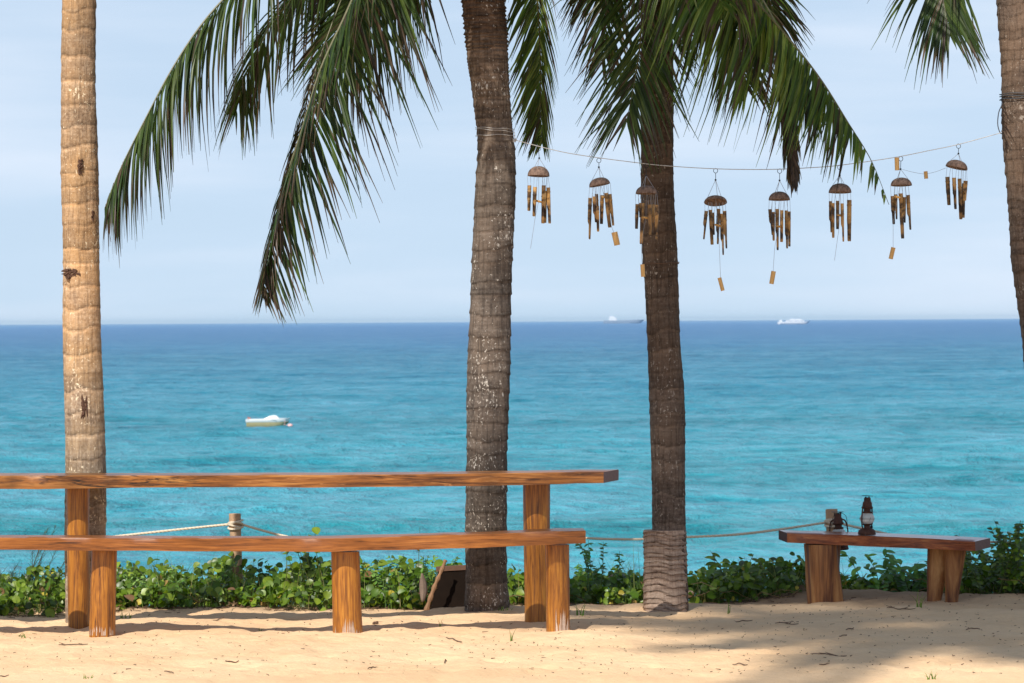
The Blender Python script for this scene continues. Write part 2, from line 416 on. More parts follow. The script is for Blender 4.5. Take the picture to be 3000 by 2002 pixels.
me.loops.add(ff.size); me.loops.foreach_set('vertex_index', ff.astype(np.int32).ravel())
me.polygons.add(len(ff)); me.polygons.foreach_set('loop_start', np.arange(0, ff.size, 4, dtype=np.int32)); me.polygons.foreach_set('use_smooth', [True] * len(ff))
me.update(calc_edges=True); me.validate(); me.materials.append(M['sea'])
o = bpy.data.objects.new('sea', me); C.objects.link(o); o['kind'] = 'structure'

# ------------------------------------------------------------------ palms
rnd = random.Random(7)
def lrand(r, a, b): return a + (b - a) * r.random()
def trunk_mesh(prof, d, top_ext, bot_ext, ringgap, ringamp, seed, step=.008, n=48, edge=.45, pale=.12, sag=.05, zt=None):
    """prof: (y_px, left_px, right_px); ringgap(z)->m; returns MB + top point"""
    r = random.Random(seed); pts = []
    for y, a, b in prof:
        p, q = at(a, y, d), at(b, y, d); pts.append(((p.z + q.z) / 2, (p.x + q.x) / 2, abs(q.x - p.x) / 2))
    pts.sort()
    tp = list(pts)
    for (z, x, rr) in top_ext: tp.append((z, x, rr))
    zb, xb, rb = tp[0]
    tp = [(zb + bz, xb + bx, rb * br) for bz, bx, br in bot_ext] + tp
    z0, z1 = tp[0][0], tp[-1][0]
    rings = [z0]
    while rings[-1] < z1: rings.append(rings[-1] + ringgap(rings[-1]) * lrand(r, .65, 1.4))
    tilt = [(lrand(r, 0, 6.28), lrand(r, .1, .35)) for _ in rings]
    tone = [lrand(r, .78, 1.12) for _ in rings]
    mb = MB(); zs = []; z = z0
    while z < z1: zs.append(z); z += step if z < 3.6 else .04
    zs.append(z1)
    vs = []; cs = []; bump = []
    import bisect
    for z in zs:
        x, rr = interp(tp, z)
        for k in range(n):
            a = 2 * math.pi * k / n
            w = .012 * noise.noise(Vector((math.cos(a) * 1.3, math.sin(a) * 1.3, z * 1.8 + seed)))
            zz = z + sag * noise.noise(Vector((math.cos(a) * 1.0 + seed, math.sin(a) * 1.0, z * 3))) * min(1, ringgap(z) / .06)
            i = max(0, bisect.bisect_right(rings, zz) - 1); i = min(i, len(rings) - 2)
            f = (zz - rings[i]) / (rings[i + 1] - rings[i]); f = max(0, min(1, f))
            saw = (1 - f) if ringamp > 0 else f
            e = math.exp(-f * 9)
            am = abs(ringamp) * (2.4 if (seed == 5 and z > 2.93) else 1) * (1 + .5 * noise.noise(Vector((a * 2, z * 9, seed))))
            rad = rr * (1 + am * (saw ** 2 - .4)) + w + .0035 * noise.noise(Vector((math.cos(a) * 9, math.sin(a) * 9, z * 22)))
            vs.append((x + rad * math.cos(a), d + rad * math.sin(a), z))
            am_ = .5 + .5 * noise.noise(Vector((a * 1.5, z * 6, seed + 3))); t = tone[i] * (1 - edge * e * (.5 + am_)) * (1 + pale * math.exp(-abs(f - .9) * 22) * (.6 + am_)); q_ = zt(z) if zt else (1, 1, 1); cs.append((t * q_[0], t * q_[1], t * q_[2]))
    m = len(zs); fs = []
    for i in range(m - 1):
        for k in range(n): fs.append((i * n + k, i * n + (k + 1) % n, (i + 1) * n + (k + 1) % n, (i + 1) * n + k))
    fs.append(tuple((m - 1) * n + k for k in range(n)))
    mb.add(vs, fs, cs)
    x, rr = interp(tp, z1)
    return mb, Vector((x, d, z1)), tp

GREEN = [(.034, .066, .012), (.052, .092, .018), (.024, .046, .010), (.072, .108, .022)]
SUNLIT_GREEN = [(.09, .15, .02), (.13, .20, .03), (.05, .09, .015), (.20, .26, .06), (.06, .11, .018)]  # yellow greens lightened to paint sunlight into the leaflets
BROWN = [(.085, .055, .036), (.05, .034, .022), (.12, .08, .05)]
def frond(root, pts, sa, sb, L=.55, n=80, g=1.1, wind=(0, 0, 0), brown=.12, pal=GREEN, seed=0, start=.12, wid=.013, ang=(68, 22), tipb=.35, rib=.0095, ragged=.12, lab=None, base_w=1.0, tail=None, lp=(1, 1)):
    r = random.Random(seed); N = 40; cv = spline(pts, N * 3)
    lm = MB(); sa = Vector(sa).normalized(); sb = Vector(sb).normalized(); wind = Vector(wind)
    for side in (sa, sb):
        for i in range(n):
            u = start + (1 - start) * ((i + r.random() * .7) / n)
            if r.random() < ragged * .35: continue
            k = min(int(u * (len(cv) - 2)), len(cv) - 2); p = cv[k].lerp(cv[k + 1], u * (len(cv) - 2) - k if k < len(cv) - 2 else 0)
            T = (cv[k + 1] - cv[max(0, k - 1)]).normalized()
            S = (side - T * side.dot(T)).normalized()
            al = R(lerp(ang[0], ang[1], u) + lrand(r, -7, 7))
            ll = L * (math.sin(math.pi * min(1, .16 + u * .84)) ** .55 * .75 + .25) * lrand(r, .82, 1.12)
            if u > .93: ll *= lrand(r, .6, 1.0)
            ll *= lerp(lp[0], lp[1], u)
            if tail and u > tail[0]: ll *= lerp(1, tail[1], min(1, (u - tail[0]) / .08)); 
            if tail and u > tail[0] and r.random() < tail[2]: continue
            if r.random() < ragged: ll *= lrand(r, .4, .85)
            dr = (T * math.cos(al) + S * math.sin(al) + Vector((0, 0, lrand(r, -.08, .12)))).normalized()
            isb = r.random() < brown * .8 + (tipb * .35 if u > .85 else 0)
            if u > .9 and r.random() < .35: continue
            c = r.choice(BROWN if isb else pal); f = lrand(r, .75, 1.3); c = tuple(x * f for x in c)
            tb = r.random() < tipb; tipc = r.choice(BROWN)
            K = 6; seg = ll / K; q = Vector(p); w0 = wid * lrand(r, .8, 1.2)
            vs = []; cs = []
            gg = g * lrand(r, .7, 1.4) * (1.5 if isb else 1)
            nrm = dr.cross(T)
            if nrm.length < .01: nrm = Vector((0, 0, 1))
            nrm.normalize()
            tw = lrand(r, -.9, .9)
            for j in range(K + 1):
                v = j / K; ww = w0 * min(1, .35 + v * 4) * (1 - v) ** .55 * (1 if v < .75 else .7)
                if j == K: ww = .0008
                sd = dr.cross(nrm); sd = sd.normalized() if sd.length > 1e-4 else Vector((1, 0, 0))
                rot = Matrix.Rotation(tw * v, 3, dr)
                s2 = rot @ sd; n2 = (s2.cross(dr)).normalized()
                vs += [q - s2 * ww + n2 * ww * .45, Vector(q), q + s2 * ww + n2 * ww * .45]
                cc = c if not (tb and v > .66) else tipc
                cs += [cc, tuple(x * .8 for x in cc), cc]
                q = q + dr * seg
                dr = (dr + Vector((0, 0, -1)) * gg * seg * (1 + v) + wind * seg + Vector((lrand(r, -1, 1), lrand(r, -1, 1), lrand(r, -1, 1))) * .035).normalized()
            fs = []
            for j in range(K):
                a = j * 3; fs += [(a, a + 1, a + 4, a + 3), (a + 1, a + 2, a + 5, a + 4)]
            lm.add(vs, fs, cs)
    fo = lm.build('frond', M['frond'], root, smooth=True)
    if lab: fo['label'] = lab
    rm = MB(); rc = cv[::3] + [cv[-1]]
    rm.tube(rc, [max(.0015, rib * (1 - i / len(rc)) ** .8 * (1 + 1.2 * max(0, .12 - i / len(rc)) / .12 * base_w)) for i in range(len(rc))], 6, up=(0, .3, 1))
    ro = rm.build('midrib', M['midrib'], root); ro.parent = fo
    return fo

def P(pl, d0, d1):
    """view-pixel polyline (2350 px wide view) -> world, depth running d0..d1"""
    k = 1.27660; m = len(pl) - 1
    return [at(x * k, y * k, lerp(d0, d1, i / m)) for i, (x, y) in enumerate(pl)]
def free_frond(root, cen, az, up, length, droop, seed, **kw):
    """a frond leaving the crown at azimuth az, arching over"""
    a = R(az); hd = Vector((math.cos(a), math.sin(a), 0)); p = Vector(cen); pts = [Vector(p)]
    e = R(up); K = 8
    for i in range(K):
        p = p + (hd * math.cos(e) + Vector((0, 0, 1)) * math.sin(e)) * (length / K); pts.append(Vector(p)); e -= R(droop) / K
    sd = Vector((-math.sin(a), math.cos(a), 0))
    return frond(root, pts, sd, -sd, seed=seed, **kw)

def base_thing(name, label, cat, x, d, group=None): return thing(name, label, cat, (x, d, gz(x, d)), group)
PG = 'coconut palms standing along the beach edge'

# palm 1: golden, straight, far left
D1 = 20.98
p1 = [(0, 180, 278), (294, 176, 282), (613, 180, 291), (817, 184, 295), (1149, 186, 304), (1391, 189, 308), (1813, 191, 308)]
c = at(249, 1813, D1); palm1 = base_thing('palm_tree', 'slender palm with a sunlit golden ringed trunk behind the left table leg', 'palm tree', c.x, D1, PG)
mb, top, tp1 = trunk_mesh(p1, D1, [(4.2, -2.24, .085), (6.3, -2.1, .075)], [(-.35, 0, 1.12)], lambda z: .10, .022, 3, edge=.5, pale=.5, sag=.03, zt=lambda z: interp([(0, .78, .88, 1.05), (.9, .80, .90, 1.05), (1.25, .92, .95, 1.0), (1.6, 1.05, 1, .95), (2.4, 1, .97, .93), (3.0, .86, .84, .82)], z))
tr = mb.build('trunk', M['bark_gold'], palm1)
for (px, py, sz, k) in [(220, 802, .066, 80), (240, 492, .042, 34), (253, 1192, .055, 44), (275, 628, .024, 18)]:
    z_ = at(px, py, D1).z; xc, rr_ = interp(tp1, z_); dx = at(px, py, D1).x - xc
    q = Vector((xc + dx, D1 - math.sqrt(max(0, rr_ ** 2 - dx ** 2)) - .004, z_)); h = MB(); r = random.Random(px)
    for i in range(k):
        a = lrand(r, 0, 6.28)
        if px == 220:
            p0 = q + Vector((lrand(r, -1, 1) * sz * .55, lrand(r, -.004, .012), lrand(r, -1, 1) * sz * .3)); dv = Vector((math.cos(a) * .7 - .12, -.22, math.sin(a) * .4 - .15)) * sz * lrand(r, .35, .7); w_ = .008
        else:
            p0 = q + Vector((lrand(r, -1, 1) * sz * .22, lrand(r, .0, .01), lrand(r, -.9, .9) * sz)); dv = Vector((lrand(r, -.25, .3), -.12, lrand(r, -1, .9))) * sz * lrand(r, .4, .9); w_ = .007
        h.tube([p0, p0 + dv * .5 + Vector((0, .002, 0)), p0 + dv], [w_, w_ * .7, .0008], 5)
    h.build('bark_scar', M['fibre'], palm1)
for i in range(14):
    free_frond(palm1, top + Vector((0, 0, -.05)), i * 360 / 14 + 7, 30 + (i % 3) * 22, 2.7, 95, 100 + i, n=50, L=.6, g=1.2)
# palm 2: centre, curved thick trunk
D2 = 21.30
p2 = [(-160, 1338, 1470), (0, 1352, 1477), (96, 1360, 1488), (191, 1370, 1492), (376, 1397, 1502), (447, 1400, 1509), (574, 1389, 1507), (702, 1383, 1502), (1000, 1370, 1496),
      (1300, 1365, 1489), (1500, 1364, 1488), (1690, 1364, 1488), (1775, 1358, 1494)]
c = at(1426, 1775, D2); palm2 = base_thing('palm_tree', 'thick curving grey palm behind the table with lichen spots and wire loops round it', 'palm tree', c.x, D2, PG)
mb, top2, tp2 = trunk_mesh(p2, D2, [(3.95, at(1395, 0, D2).x, .10)], [(-.3, 0, 1.2)], lambda z: .022 if z > 2.75 else (.035 if z > 2.3 else .085), .045, 5, edge=.5, pale=.22, sag=.025, zt=lambda z: interp([(0, .85, .87, .9), (.7, .72, .74, .76), (1.0, .92, .95, 1.0), (1.6, .98, 1.02, 1.08), (2.4, 1.0, 1.02, 1.04), (2.7, 1.3, 1.22, 1.12), (2.95, 1.1, .98, .88), (3.05, .75, .62, .53), (3.3, .7, .58, .5)], z))  # low trunk stops darkened to paint in the table's shade
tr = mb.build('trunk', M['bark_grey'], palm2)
# palm 3
D3 = 21.65
p3 = [(-160, 1893, 1960), (0, 1890, 1966), (96, 1885, 1971), (255, 1875, 1974), (415, 1874, 1976), (574, 1877, 1977), (765, 1886, 1984), (1000, 1894, 1993), (1149, 1902, 2004), (1391, 1909, 2009), (1780, 1911, 2014)]
c = at(1960, 1795, D3); palm3 = base_thing('palm_tree', 'dark brown palm between the two benches with a pale ragged bark collar at its foot', 'palm tree', c.x, D3, PG)
mb, top3, tp3 = trunk_mesh(p3, D3, [(3.9, at(1926, 0, D3).x, .075)], [(-.3, 0, 1.1)], lambda z: .085, .028, 9, edge=.4, pale=.3, sag=.03, zt=lambda z: interp([(0, 1.25, 1.3, 1.38), (1.1, 1.2, 1.24, 1.3), (1.7, .95, .96, .98), (2.5, .9, .88, .86), (3, .8, .76, .72)], z))
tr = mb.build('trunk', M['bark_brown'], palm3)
mb, _, _ = trunk_mesh([(1553, 1887, 2011), (1640, 1890, 2012), (1720, 1886, 2012), (1806, 1884, 2012)], D3 - .012, [], [(-.12, 0, 1.03)], lambda z: .030, .06, 12, step=.004, edge=.9, pale=.3, sag=.10)
# jagged top lip
zmax = max(v[2] for v in mb.v)
mb.build('bark_collar', M['bark_husk'], palm3)
# palm 4
D4 = 21.5
p4 = [(-160, 2906, 3034), (0, 2918, 3044), (191, 2932, 3058), (383, 2937, 3062), (510, 2947, 3072), (638, 2955, 3080), (765, 2961, 3086), (893, 2979, 3104), (1000, 2995, 3120), (1123, 3005, 3130), (1400, 3040, 3170), (1800, 3085, 3220)]
c = at(3150, 1800, D4); palm4 = base_thing('palm_tree', 'grey brown palm at the right edge leaning out of the picture at its foot', 'palm tree', c.x, D4, PG)
mb, top4, tp4 = trunk_mesh(p4, D4, [(4.1, at(2950, 0, D4).x, .10)], [(-.3, .01, 1.1)], lambda z: .06, .04, 15, edge=.45, pale=.2, sag=.03, zt=lambda z: (1.3, 1.32, 1.36))
tr = mb.build('trunk', M['bark_brown'], palm4)

# --- fronds of palm 2 that hang into view
D = D2
frond(palm2, P([(1095, -170), (960, -310), (760, -260), (600, -90), (480, 35), (400, 150), (330, 280), (275, 390), (240, 478)], D, D - .7), (.5, -.85, -.2), (.8, .6, -.1),
      L=.70, n=110, g=2.2, brown=.10, seed=21, tipb=.6, ang=(50, 16), wind=(.35, 0, 0), wid=.0092, lab='long frond arching far left with its tip beside the golden trunk')
frond(palm2, P([(1095, -170), (980, -260), (850, -190), (720, -60), (620, 60), (565, 170), (540, 260)], D + .05, D + .6), (-.35, -.8, -.2), (1, -.2, .1),
      L=.60, n=95, g=1.6, brown=.10, seed=22, tipb=.5, ang=(52, 18), ragged=.2, wid=.009)
frond(palm2, P([(1095, -170), (960, -260), (860, -110), (790, 40), (735, 160), (695, 290), (650, 430), (612, 590), (603, 680)], D - .05, D - .75), (1, .1, .25), (-.12, -1, -.75),
      L=.92, lp=(1.05, .60), n=128, g=.36, brown=.14, seed=23, tipb=.5, ang=(58, 24), wind=(.0, 0, 0), ragged=.2, wid=.0098, lab='long drooping frond with browned tips reaching down to the horizon')
frond(palm2, P([(1095, -170), (1010, -250), (930, -190), (860, -60), (810, 40), (775, 130)], D - .0, D + .2), (1, .2, .2), (-.6, .5, -.3),
      L=.78, n=130, g=.6, brown=.08, seed=24, tipb=.4, ang=(58, 22), wid=.0092)
frond(palm2, P([(1100, -170), (1070, -280), (1000, -290), (920, -200), (860, -90), (820, 0)], D + .1, D + .5), (1, .2, .1), (-.8, .3, -.2),
      L=.78, n=120, g=.8, brown=.08, seed=25, tipb=.4, ang=(58, 22), wid=.0105)
frond(palm2, P([(1100, -170), (1060, -260), (990, -290), (900, -260), (800, -180), (720, -80), (670, 10)], D + .1, D + .7), (.6, .5, -.1), (-.3, -.9, -.2),
      L=.62, n=85, g=2.0, brown=.12, seed=28, tipb=.5, ang=(55, 18), wid=.009)
frond(palm2, P([(1105, -170), (1140, -270), (1190, -260), (1222, -120), (1234, 10), (1240, 130), (1241, 240), (1243, 330)], D + .1, D + .5), (-1, -.2, .1), (.35, -.7, -.2),
      L=.40, n=130, g=.8, brown=.06, seed=26, tipb=.3, ang=(44, 24), pal=SUNLIT_GREEN, wid=.009, lab='narrow frond hanging straight down just right of the thick trunk')
frond(palm2, P([(1110, -180), (1180, -300), (1260, -310), (1320, -220), (1345, -130), (1350, -70)], D - .1, D - .5), (-.8, -.3, -.1), (.7, -.3, -.1),
      L=.46, n=80, g=2.0, brown=.10, seed=27, tipb=.4, ang=(50, 22), wid=.0095)
frond(palm2, P([(830, -120), (760, 60), (712, 200), (682, 330), (645, 450), (612, 600), (604, 690)], D - .12, D - .8), (.6, -.6, -.5), (-.3, -.6, -.7),
      L=.34, n=60, g=3.2, brown=.75, seed=29, tipb=.9, ang=(30, 14), start=.2, wid=.006, rib=.004, lab='browned strands hanging along the midrib of the long frond')
# --- fronds of palm 3
D = D3
frond(palm3, P([(1505, -120), (1495, -190), (1480, -120), (1474, 0), (1468, 110), (1452, 210), (1436, 285)], D - .05, D - .35), (-1, -.15, .15), (.8, -.2, 0),
      L=.62, n=95, g=.5, brown=.08, seed=31, tipb=.35, ang=(50, 20), wid=.0085, lab='frond hanging down the left side of the dark trunk')
frond(palm3, P([(1505, -120), (1450, -200), (1400, -160), (1375, -70), (1365, 0)], D + .1, D + .6), (-1, -.15, -.1), (.8, -.2, -.1),
      L=.46, n=90, g=1.5, brown=.14, seed=32, tipb=.4, ang=(52, 20), wid=.0095)
frond(palm3, P([(1505, -120), (1470, -220), (1420, -190), (1395, -60), (1390, 60), (1380, 140)], D + .1, D + .4), (-.9, -.3, 0), (.9, -.3, 0),
      L=.48, n=55, g=1.0, brown=.3, seed=39, tipb=.5, ang=(48, 18), wid=.0095)
frond(palm3, P([(1505, -120), (1560, -130), (1640, -75), (1730, 0), (1815, 95), (1885, 185), (1945, 280), (2000, 370), (2040, 470)], D - .1, D - .9), (-.8, -.6, -.25), (-.75, .6, -.35),
      L=.94, lp=(1.12, .22), n=120, g=1.5, brown=.05, seed=33, tipb=.25, ang=(64, 26), wind=(-1.0, 0, 0), pal=SUNLIT_GREEN, ragged=.25, wid=.0102, tail=(.74, .8, .55), lab='large bright green frond sweeping down to the right over the chimes')
frond(palm3, P([(1505, -120), (1580, -170), (1680, -110), (1750, 0), (1810, 110), (1860, 210), (1895, 280)], D - .05, D - .4), (-.8, -.6, -.25), (-.2, .6, -.35),
      L=.78, lp=(1, .4), n=80, g=1.4, brown=.10, seed=34, tipb=.3, ang=(60, 22), wind=(-.8, 0, 0), pal=GREEN, wid=.011, tail=(.88, .5, .2))
frond(palm3, P([(1505, -120), (1600, -190), (1690, -140), (1745, -50), (1775, 30), (1783, 90)], D + .2, D + .7), (-.9, -.3, -.2), (.8, .3, -.3),
      L=.40, n=80, g=1.8, brown=.3, seed=35, tipb=.6, ang=(50, 20), wid=.009, lab='small browned frond behind the large bright one')
frond(palm3, P([(1505, -120), (1570, -150), (1630, -80), (1672, 20), (1700, 120), (1716, 210)], D - .1, D + .2), (-1, -.2, .1), (.9, -.2, .1),
      L=.62, lp=(1.1, .7), n=70, g=1.0, brown=.08, seed=44, tipb=.35, ang=(46, 22), wind=(-.3, 0, 0), pal=SUNLIT_GREEN + GREEN, wid=.0095)
frond(palm3, P([(1505, -130), (1550, -170), (1600, -140), (1635, -60), (1660, 20)], D - .15, D - .7), (-.9, -.4, -.2), (.3, -.5, -.2),
      L=.74, n=80, g=1.9, brown=.08, seed=36, tipb=.3, ang=(62, 32), pal=SUNLIT_GREEN, wind=(-.5, 0, 0), wid=.0125)
frond(palm3, P([(1505, -150), (1525, -190), (1540, -170), (1545, -110), (1540, -60)], D - .15, D - .6), (-1, -.3, -.2), (1, -.3, -.2),
      L=.60, n=90, g=2.6, brown=.06, seed=37, tipb=.3, ang=(50, 24), pal=SUNLIT_GREEN, wid=.0125)
frond(palm3, P([(1505, -130), (1640, -120), (1740, 0), (1785, 120), (1806, 240), (1815, 340), (1822, 420)], D - .1, D - .5), (-.4, -.4, -1), (.5, -.4, -1),
      L=.26, n=85, g=5.0, brown=1.0, seed=38, tipb=1, ang=(25, 10), pal=BROWN, start=.55, wid=.009, lab='dead brown frond tip hanging above the middle chimes')
# --- palm 4 fronds
D = D4
frond(palm4, P([(2330, -130), (2260, -240), (2190, -200), (2160, -90), (2165, 0), (2178, 70)], D - .1, D - .3), (-1, -.1, .1), (1, -.1, .2),
      L=.62, n=52, g=.75, brown=.08, seed=41, tipb=.3, ang=(42, 16), start=.3, wid=.0105)
frond(palm4, P([(2330, -130), (2240, -260), (2150, -250), (2095, -160), (2078, -80)], D + .1, D + .4), (-1, -.1, -.1), (.6, -.1, -.2),
      L=.42, n=56, g=2.0, brown=.25, seed=42, tipb=.5, ang=(45, 20), wid=.009)
# --- rest of the crowns, above the picture, shading the place
def crown(root, cen, n, seed, length=2.6, lo=35, hi=80, droop=62, skip=None, L=.5):
    r = random.Random(seed)
    for i in range(n):
        az = i * 360 / n + lrand(r, -9, 9); up = lrand(r, lo, hi)
        if skip and skip(az): up = max(up, 62)
        free_frond(root, cen, az, up, length * lrand(r, .85, 1.1), droop, seed * 50 + i, n=52, L=L, g=1.0, wid=.02, rib=.02, start=.05)
crown(palm2, top2 + Vector((0, 0, .05)), 16, 61, lo=42, hi=78)
crown(palm3, top3 + Vector((0, 0, .05)), 16, 62, lo=42, hi=78)
crown(palm4, top4 + Vector((0, 0, .05)), 16, 63, lo=42, hi=78)
for root, tp_ in ((palm2, top2), (palm3, top3), (palm4, top4)):
    m = MB(); m.lathe([(.10, -.12), (.13, -.02), (.12, .08), (.07, .22), (.001, .34)], 18, tp_); m.build('crown_heart', M['fibre'], root)
# unseen tall palms behind the viewer, placed so their crowns shade the sand
def plain_palm(x, y, cx, cy, h, label, seed, n=18, length=3.0, L=.62):
    t = thing('palm_tree', label, 'palm tree', (x, y, gz(x, y)), 'tall palms behind the viewer')
    m = MB(); pts = spline([(x, y, -.3), (lerp(x, cx, .25), lerp(y, cy, .25), h * .3), (lerp(x, cx, .62), lerp(y, cy, .62), h * .65), (cx, cy, h)], 160)
    m.tube(pts, [.11 * (1 - .3 * i / 160) * (1 + .05 * ((i % 4) / 4)) for i in range(160)], 20)
    m.build('trunk', M['bark_grey'], t)
    r = random.Random(seed)
    for i in range(n):
        free_frond(t, (cx, cy, h), i * 360 / n * 2.0 + lrand(r, -8, 8), lrand(r, -5, 60), length * lrand(r, .85, 1.1), 60, seed * 60 + i, n=60, L=L, g=.9, wid=.026)
    return t
def caster(gx, gy, h): return gx + sdir.x / sdir.z * h, gy + sdir.y / sdir.z * h
cx, cy = caster(2.75, 21.9, 26.0); plain_palm(cx + 4.4, cy - .4, cx, cy, 26.0, 'tall palm left of the viewer whose crown shades the sand on the right', 71, n=25, length=2.6)
cx, cy = caster(1.9, 20.2, 28.0); plain_palm(cx + 5.0, cy - .6, cx, cy, 28.0, 'second tall palm behind the viewer shading the lower right sand', 72, n=17, length=2.1, L=.5)

# ------------------------------------------------------------------ chime line
DS = 21.12
line_px = [(1510, 411), (1610, 437), (1700, 455), (1872, 478), (1974, 488), (2096, 495), (2200, 497), (2287, 496), (2370, 492), (2459, 485), (2619, 462), (2720, 442), (2810, 423), (2934, 389)]
line = [at(x, y, lerp(DS + .1, DS + .25, i / 13)) for i, (x, y) in enumerate(line_px)]
lw = thing('hanging_wire', 'thin wire strung from the thick palm to the right edge palm carrying the chimes', 'wire', tuple(line[0]))
m = MB(); m.tube(spline(line, 90), .0022, 6); m.build('wire_span', M['wire'], lw)
def loops(root, tp, d, ys_px, px, rad, mat, name, n=40, seedz=0):
    m = MB()
    for j, (ya, sl_) in enumerate(ys_px):
        z = at(px, ya, d).z; x, rr = interp(tp, z); pts = []
        for k in range(n + 1):
            a = 2 * math.pi * k / n
            pts.append((x + (rr * 1.03 + .006) * math.cos(a), d + (rr * 1.03 + .006) * math.sin(a), z + sl_ * math.cos(a) + .002 * math.sin(5 * a + j)))
        m.tube(pts, rad, 5, caps=False)
    return m.build(name, mat, root)
loops(lw, tp2, D2, [(378, -.006), (384, -.01), (398, .0)], 1450, .0014, M['wire'], 'wire_loop')
r = random.Random(4)
m = MB(); q = at(1508, 411, DS + .1)
for i in range(7): m.tube([q + Vector((lrand(r, -.012, .012), lrand(r, -.01, .0), lrand(r, -.012, .012))) for _ in range(4)], .0016, 5)
m.tube([at(1502, 376, D2 - .05), at(1508, 392, DS + .1), q], .0016, 5); m.build('wire_knot', M['wire'], lw)
loops(lw, tp4, D4, [(276, .002), (284, -.002), (290, 0.004)], 2990, .0028, M['darkthread'], 'cord_loop')
m = MB(); m.tube(spline([at(2934, 290, D4 - .1), at(2936, 305, D4 - .12), at(2926, 330, DS + .25), at(2923, 365, DS + .25), at(2930, 389, DS + .25), at(2938, 392, D4 - .08), at(2934, 384, DS + .25)], 24), .0026, 6)
m.build('cord_tail', M['darkthread'], lw)
wl3 = thing('tie_wire', 'thin wire tied round the dark palm below the chimes', 'wire', tuple(at(1930, 770, D3 - .1)))
loops(wl3, tp3, D3, [(772, .0)], 1930, .002, M['twig'], 'wire_loop')
m = MB(); m.tube([at(1982, 769, D3 - .06), at(1990, 768, D3 - .05), at(1987, 774, D3 - .05)], .002, 5); m.build('wire_end', M['twig'], wl3)

def Z5(x, y): return (1500 + x * .31894, 400 + y * .31894)
def Z6(x, y): return (2150 + x * .36170, 400 + y * .36170)
def bamboo_tube(p0, p1, w, dk, seed, lower=.5, pale=False):
    r = random.Random(seed); p0 = Vector(p0); p1 = Vector(p1); ax = (p1 - p0); L = ax.length; ax.normalize()
    a = Vector((1, 0, 0)); a = (a - ax * a.dot(ax)).normalized(); b = ax.cross(a); R0 = w / 2; m = MB(); n = 14
    ph = lrand(r, -1.2, 1.2)
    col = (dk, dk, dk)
    prof = [(0, 1.0), (.02, 1.0)]
    nd = lrand(r, .1, .3) if not pale else 2
    if nd < 1: prof += [(nd - .025, .98), (nd - .01, 1.1), (nd, 1.12), (nd + .01, 1.08), (nd + .03, .97)]
    cut = lerp(.42, .58, r.random()) if not pale else 1.0
    prof += [(cut, .98)]
    vs = []; fs = []
    for t, k in prof:
        for j in range(n):
            g_ = 2 * math.pi * j / n; vs.append(p0 + ax * (t * L) + (a * math.cos(g_) + b * math.sin(g_)) * R0 * k)
    mm = len(prof)
    for i in range(mm - 1):
        for j in range(n): fs.append((i * n + j, i * n + (j + 1) % n, (i + 1) * n + (j + 1) % n, (i + 1) * n + j))
    # hollow top
    k0 = len(vs)
    for t in (0, .12):
        for j in range(n):
            g_ = 2 * math.pi * j / n; vs.append(p0 + ax * (t * L) + (a * math.cos(g_) + b * math.sin(g_)) * R0 * .72)
    for j in range(n):
        fs.append((j, k0 + j, k0 + (j + 1) % n, (j + 1) % n)); fs.append((k0 + j, k0 + n + j, k0 + n + (j + 1) % n, k0 + (j + 1) % n))
    fs.append(tuple(k0 + n + j for j in range(n)))
    if pale:
        fs.append(tuple((mm - 1) * n + j for j in range(n))[::-1])
    m.add(vs, fs, col)
    if not pale:
        # lower tongue, cut away to a half pipe that narrows to the end
        vs = []; fs = []; h = n // 2 + 1
        st = [(cut - .03, 1.0, math.pi), (cut + .06, .97, 2.6), (cut + .14, .92, 1.75), (.97, .88, 1.6), (1.0, .8, 1.4)]
        for t, k, half in st:
            for q in (1.0, .7):
                for j in range(h):
                    g_ = ph + math.pi / 2 * 0 + lerp(-half, half, j / (h - 1))
                    vs.append(p0 + ax * (t * L) + (a * math.cos(g_) + b * math.sin(g_)) * R0 * k * q)
        S = 2 * h
        for i in range(len(st) - 1):
            for j in range(h - 1):
                o_ = i * S; fs.append((o_ + j, o_ + j + 1, o_ + S + j + 1, o_ + S + j)); fs.append((o_ + h + j, o_ + S + h + j, o_ + S + h + j + 1, o_ + h + j + 1))
            o_ = i * S; fs.append((o_, o_ + S, o_ + S + h, o_ + h)); fs.append((o_ + h - 1, o_ + 2 * h - 1, o_ + S + 2 * h - 1, o_ + S + h - 1))
        e = (len(st) - 1) * S
        for j in range(h - 1): fs.append((e + j, e + j + 1, e + h + j + 1, e + h + j)); fs.append((j, h + j, h + j + 1, j + 1))
        m.add(vs, fs, col)
    return m
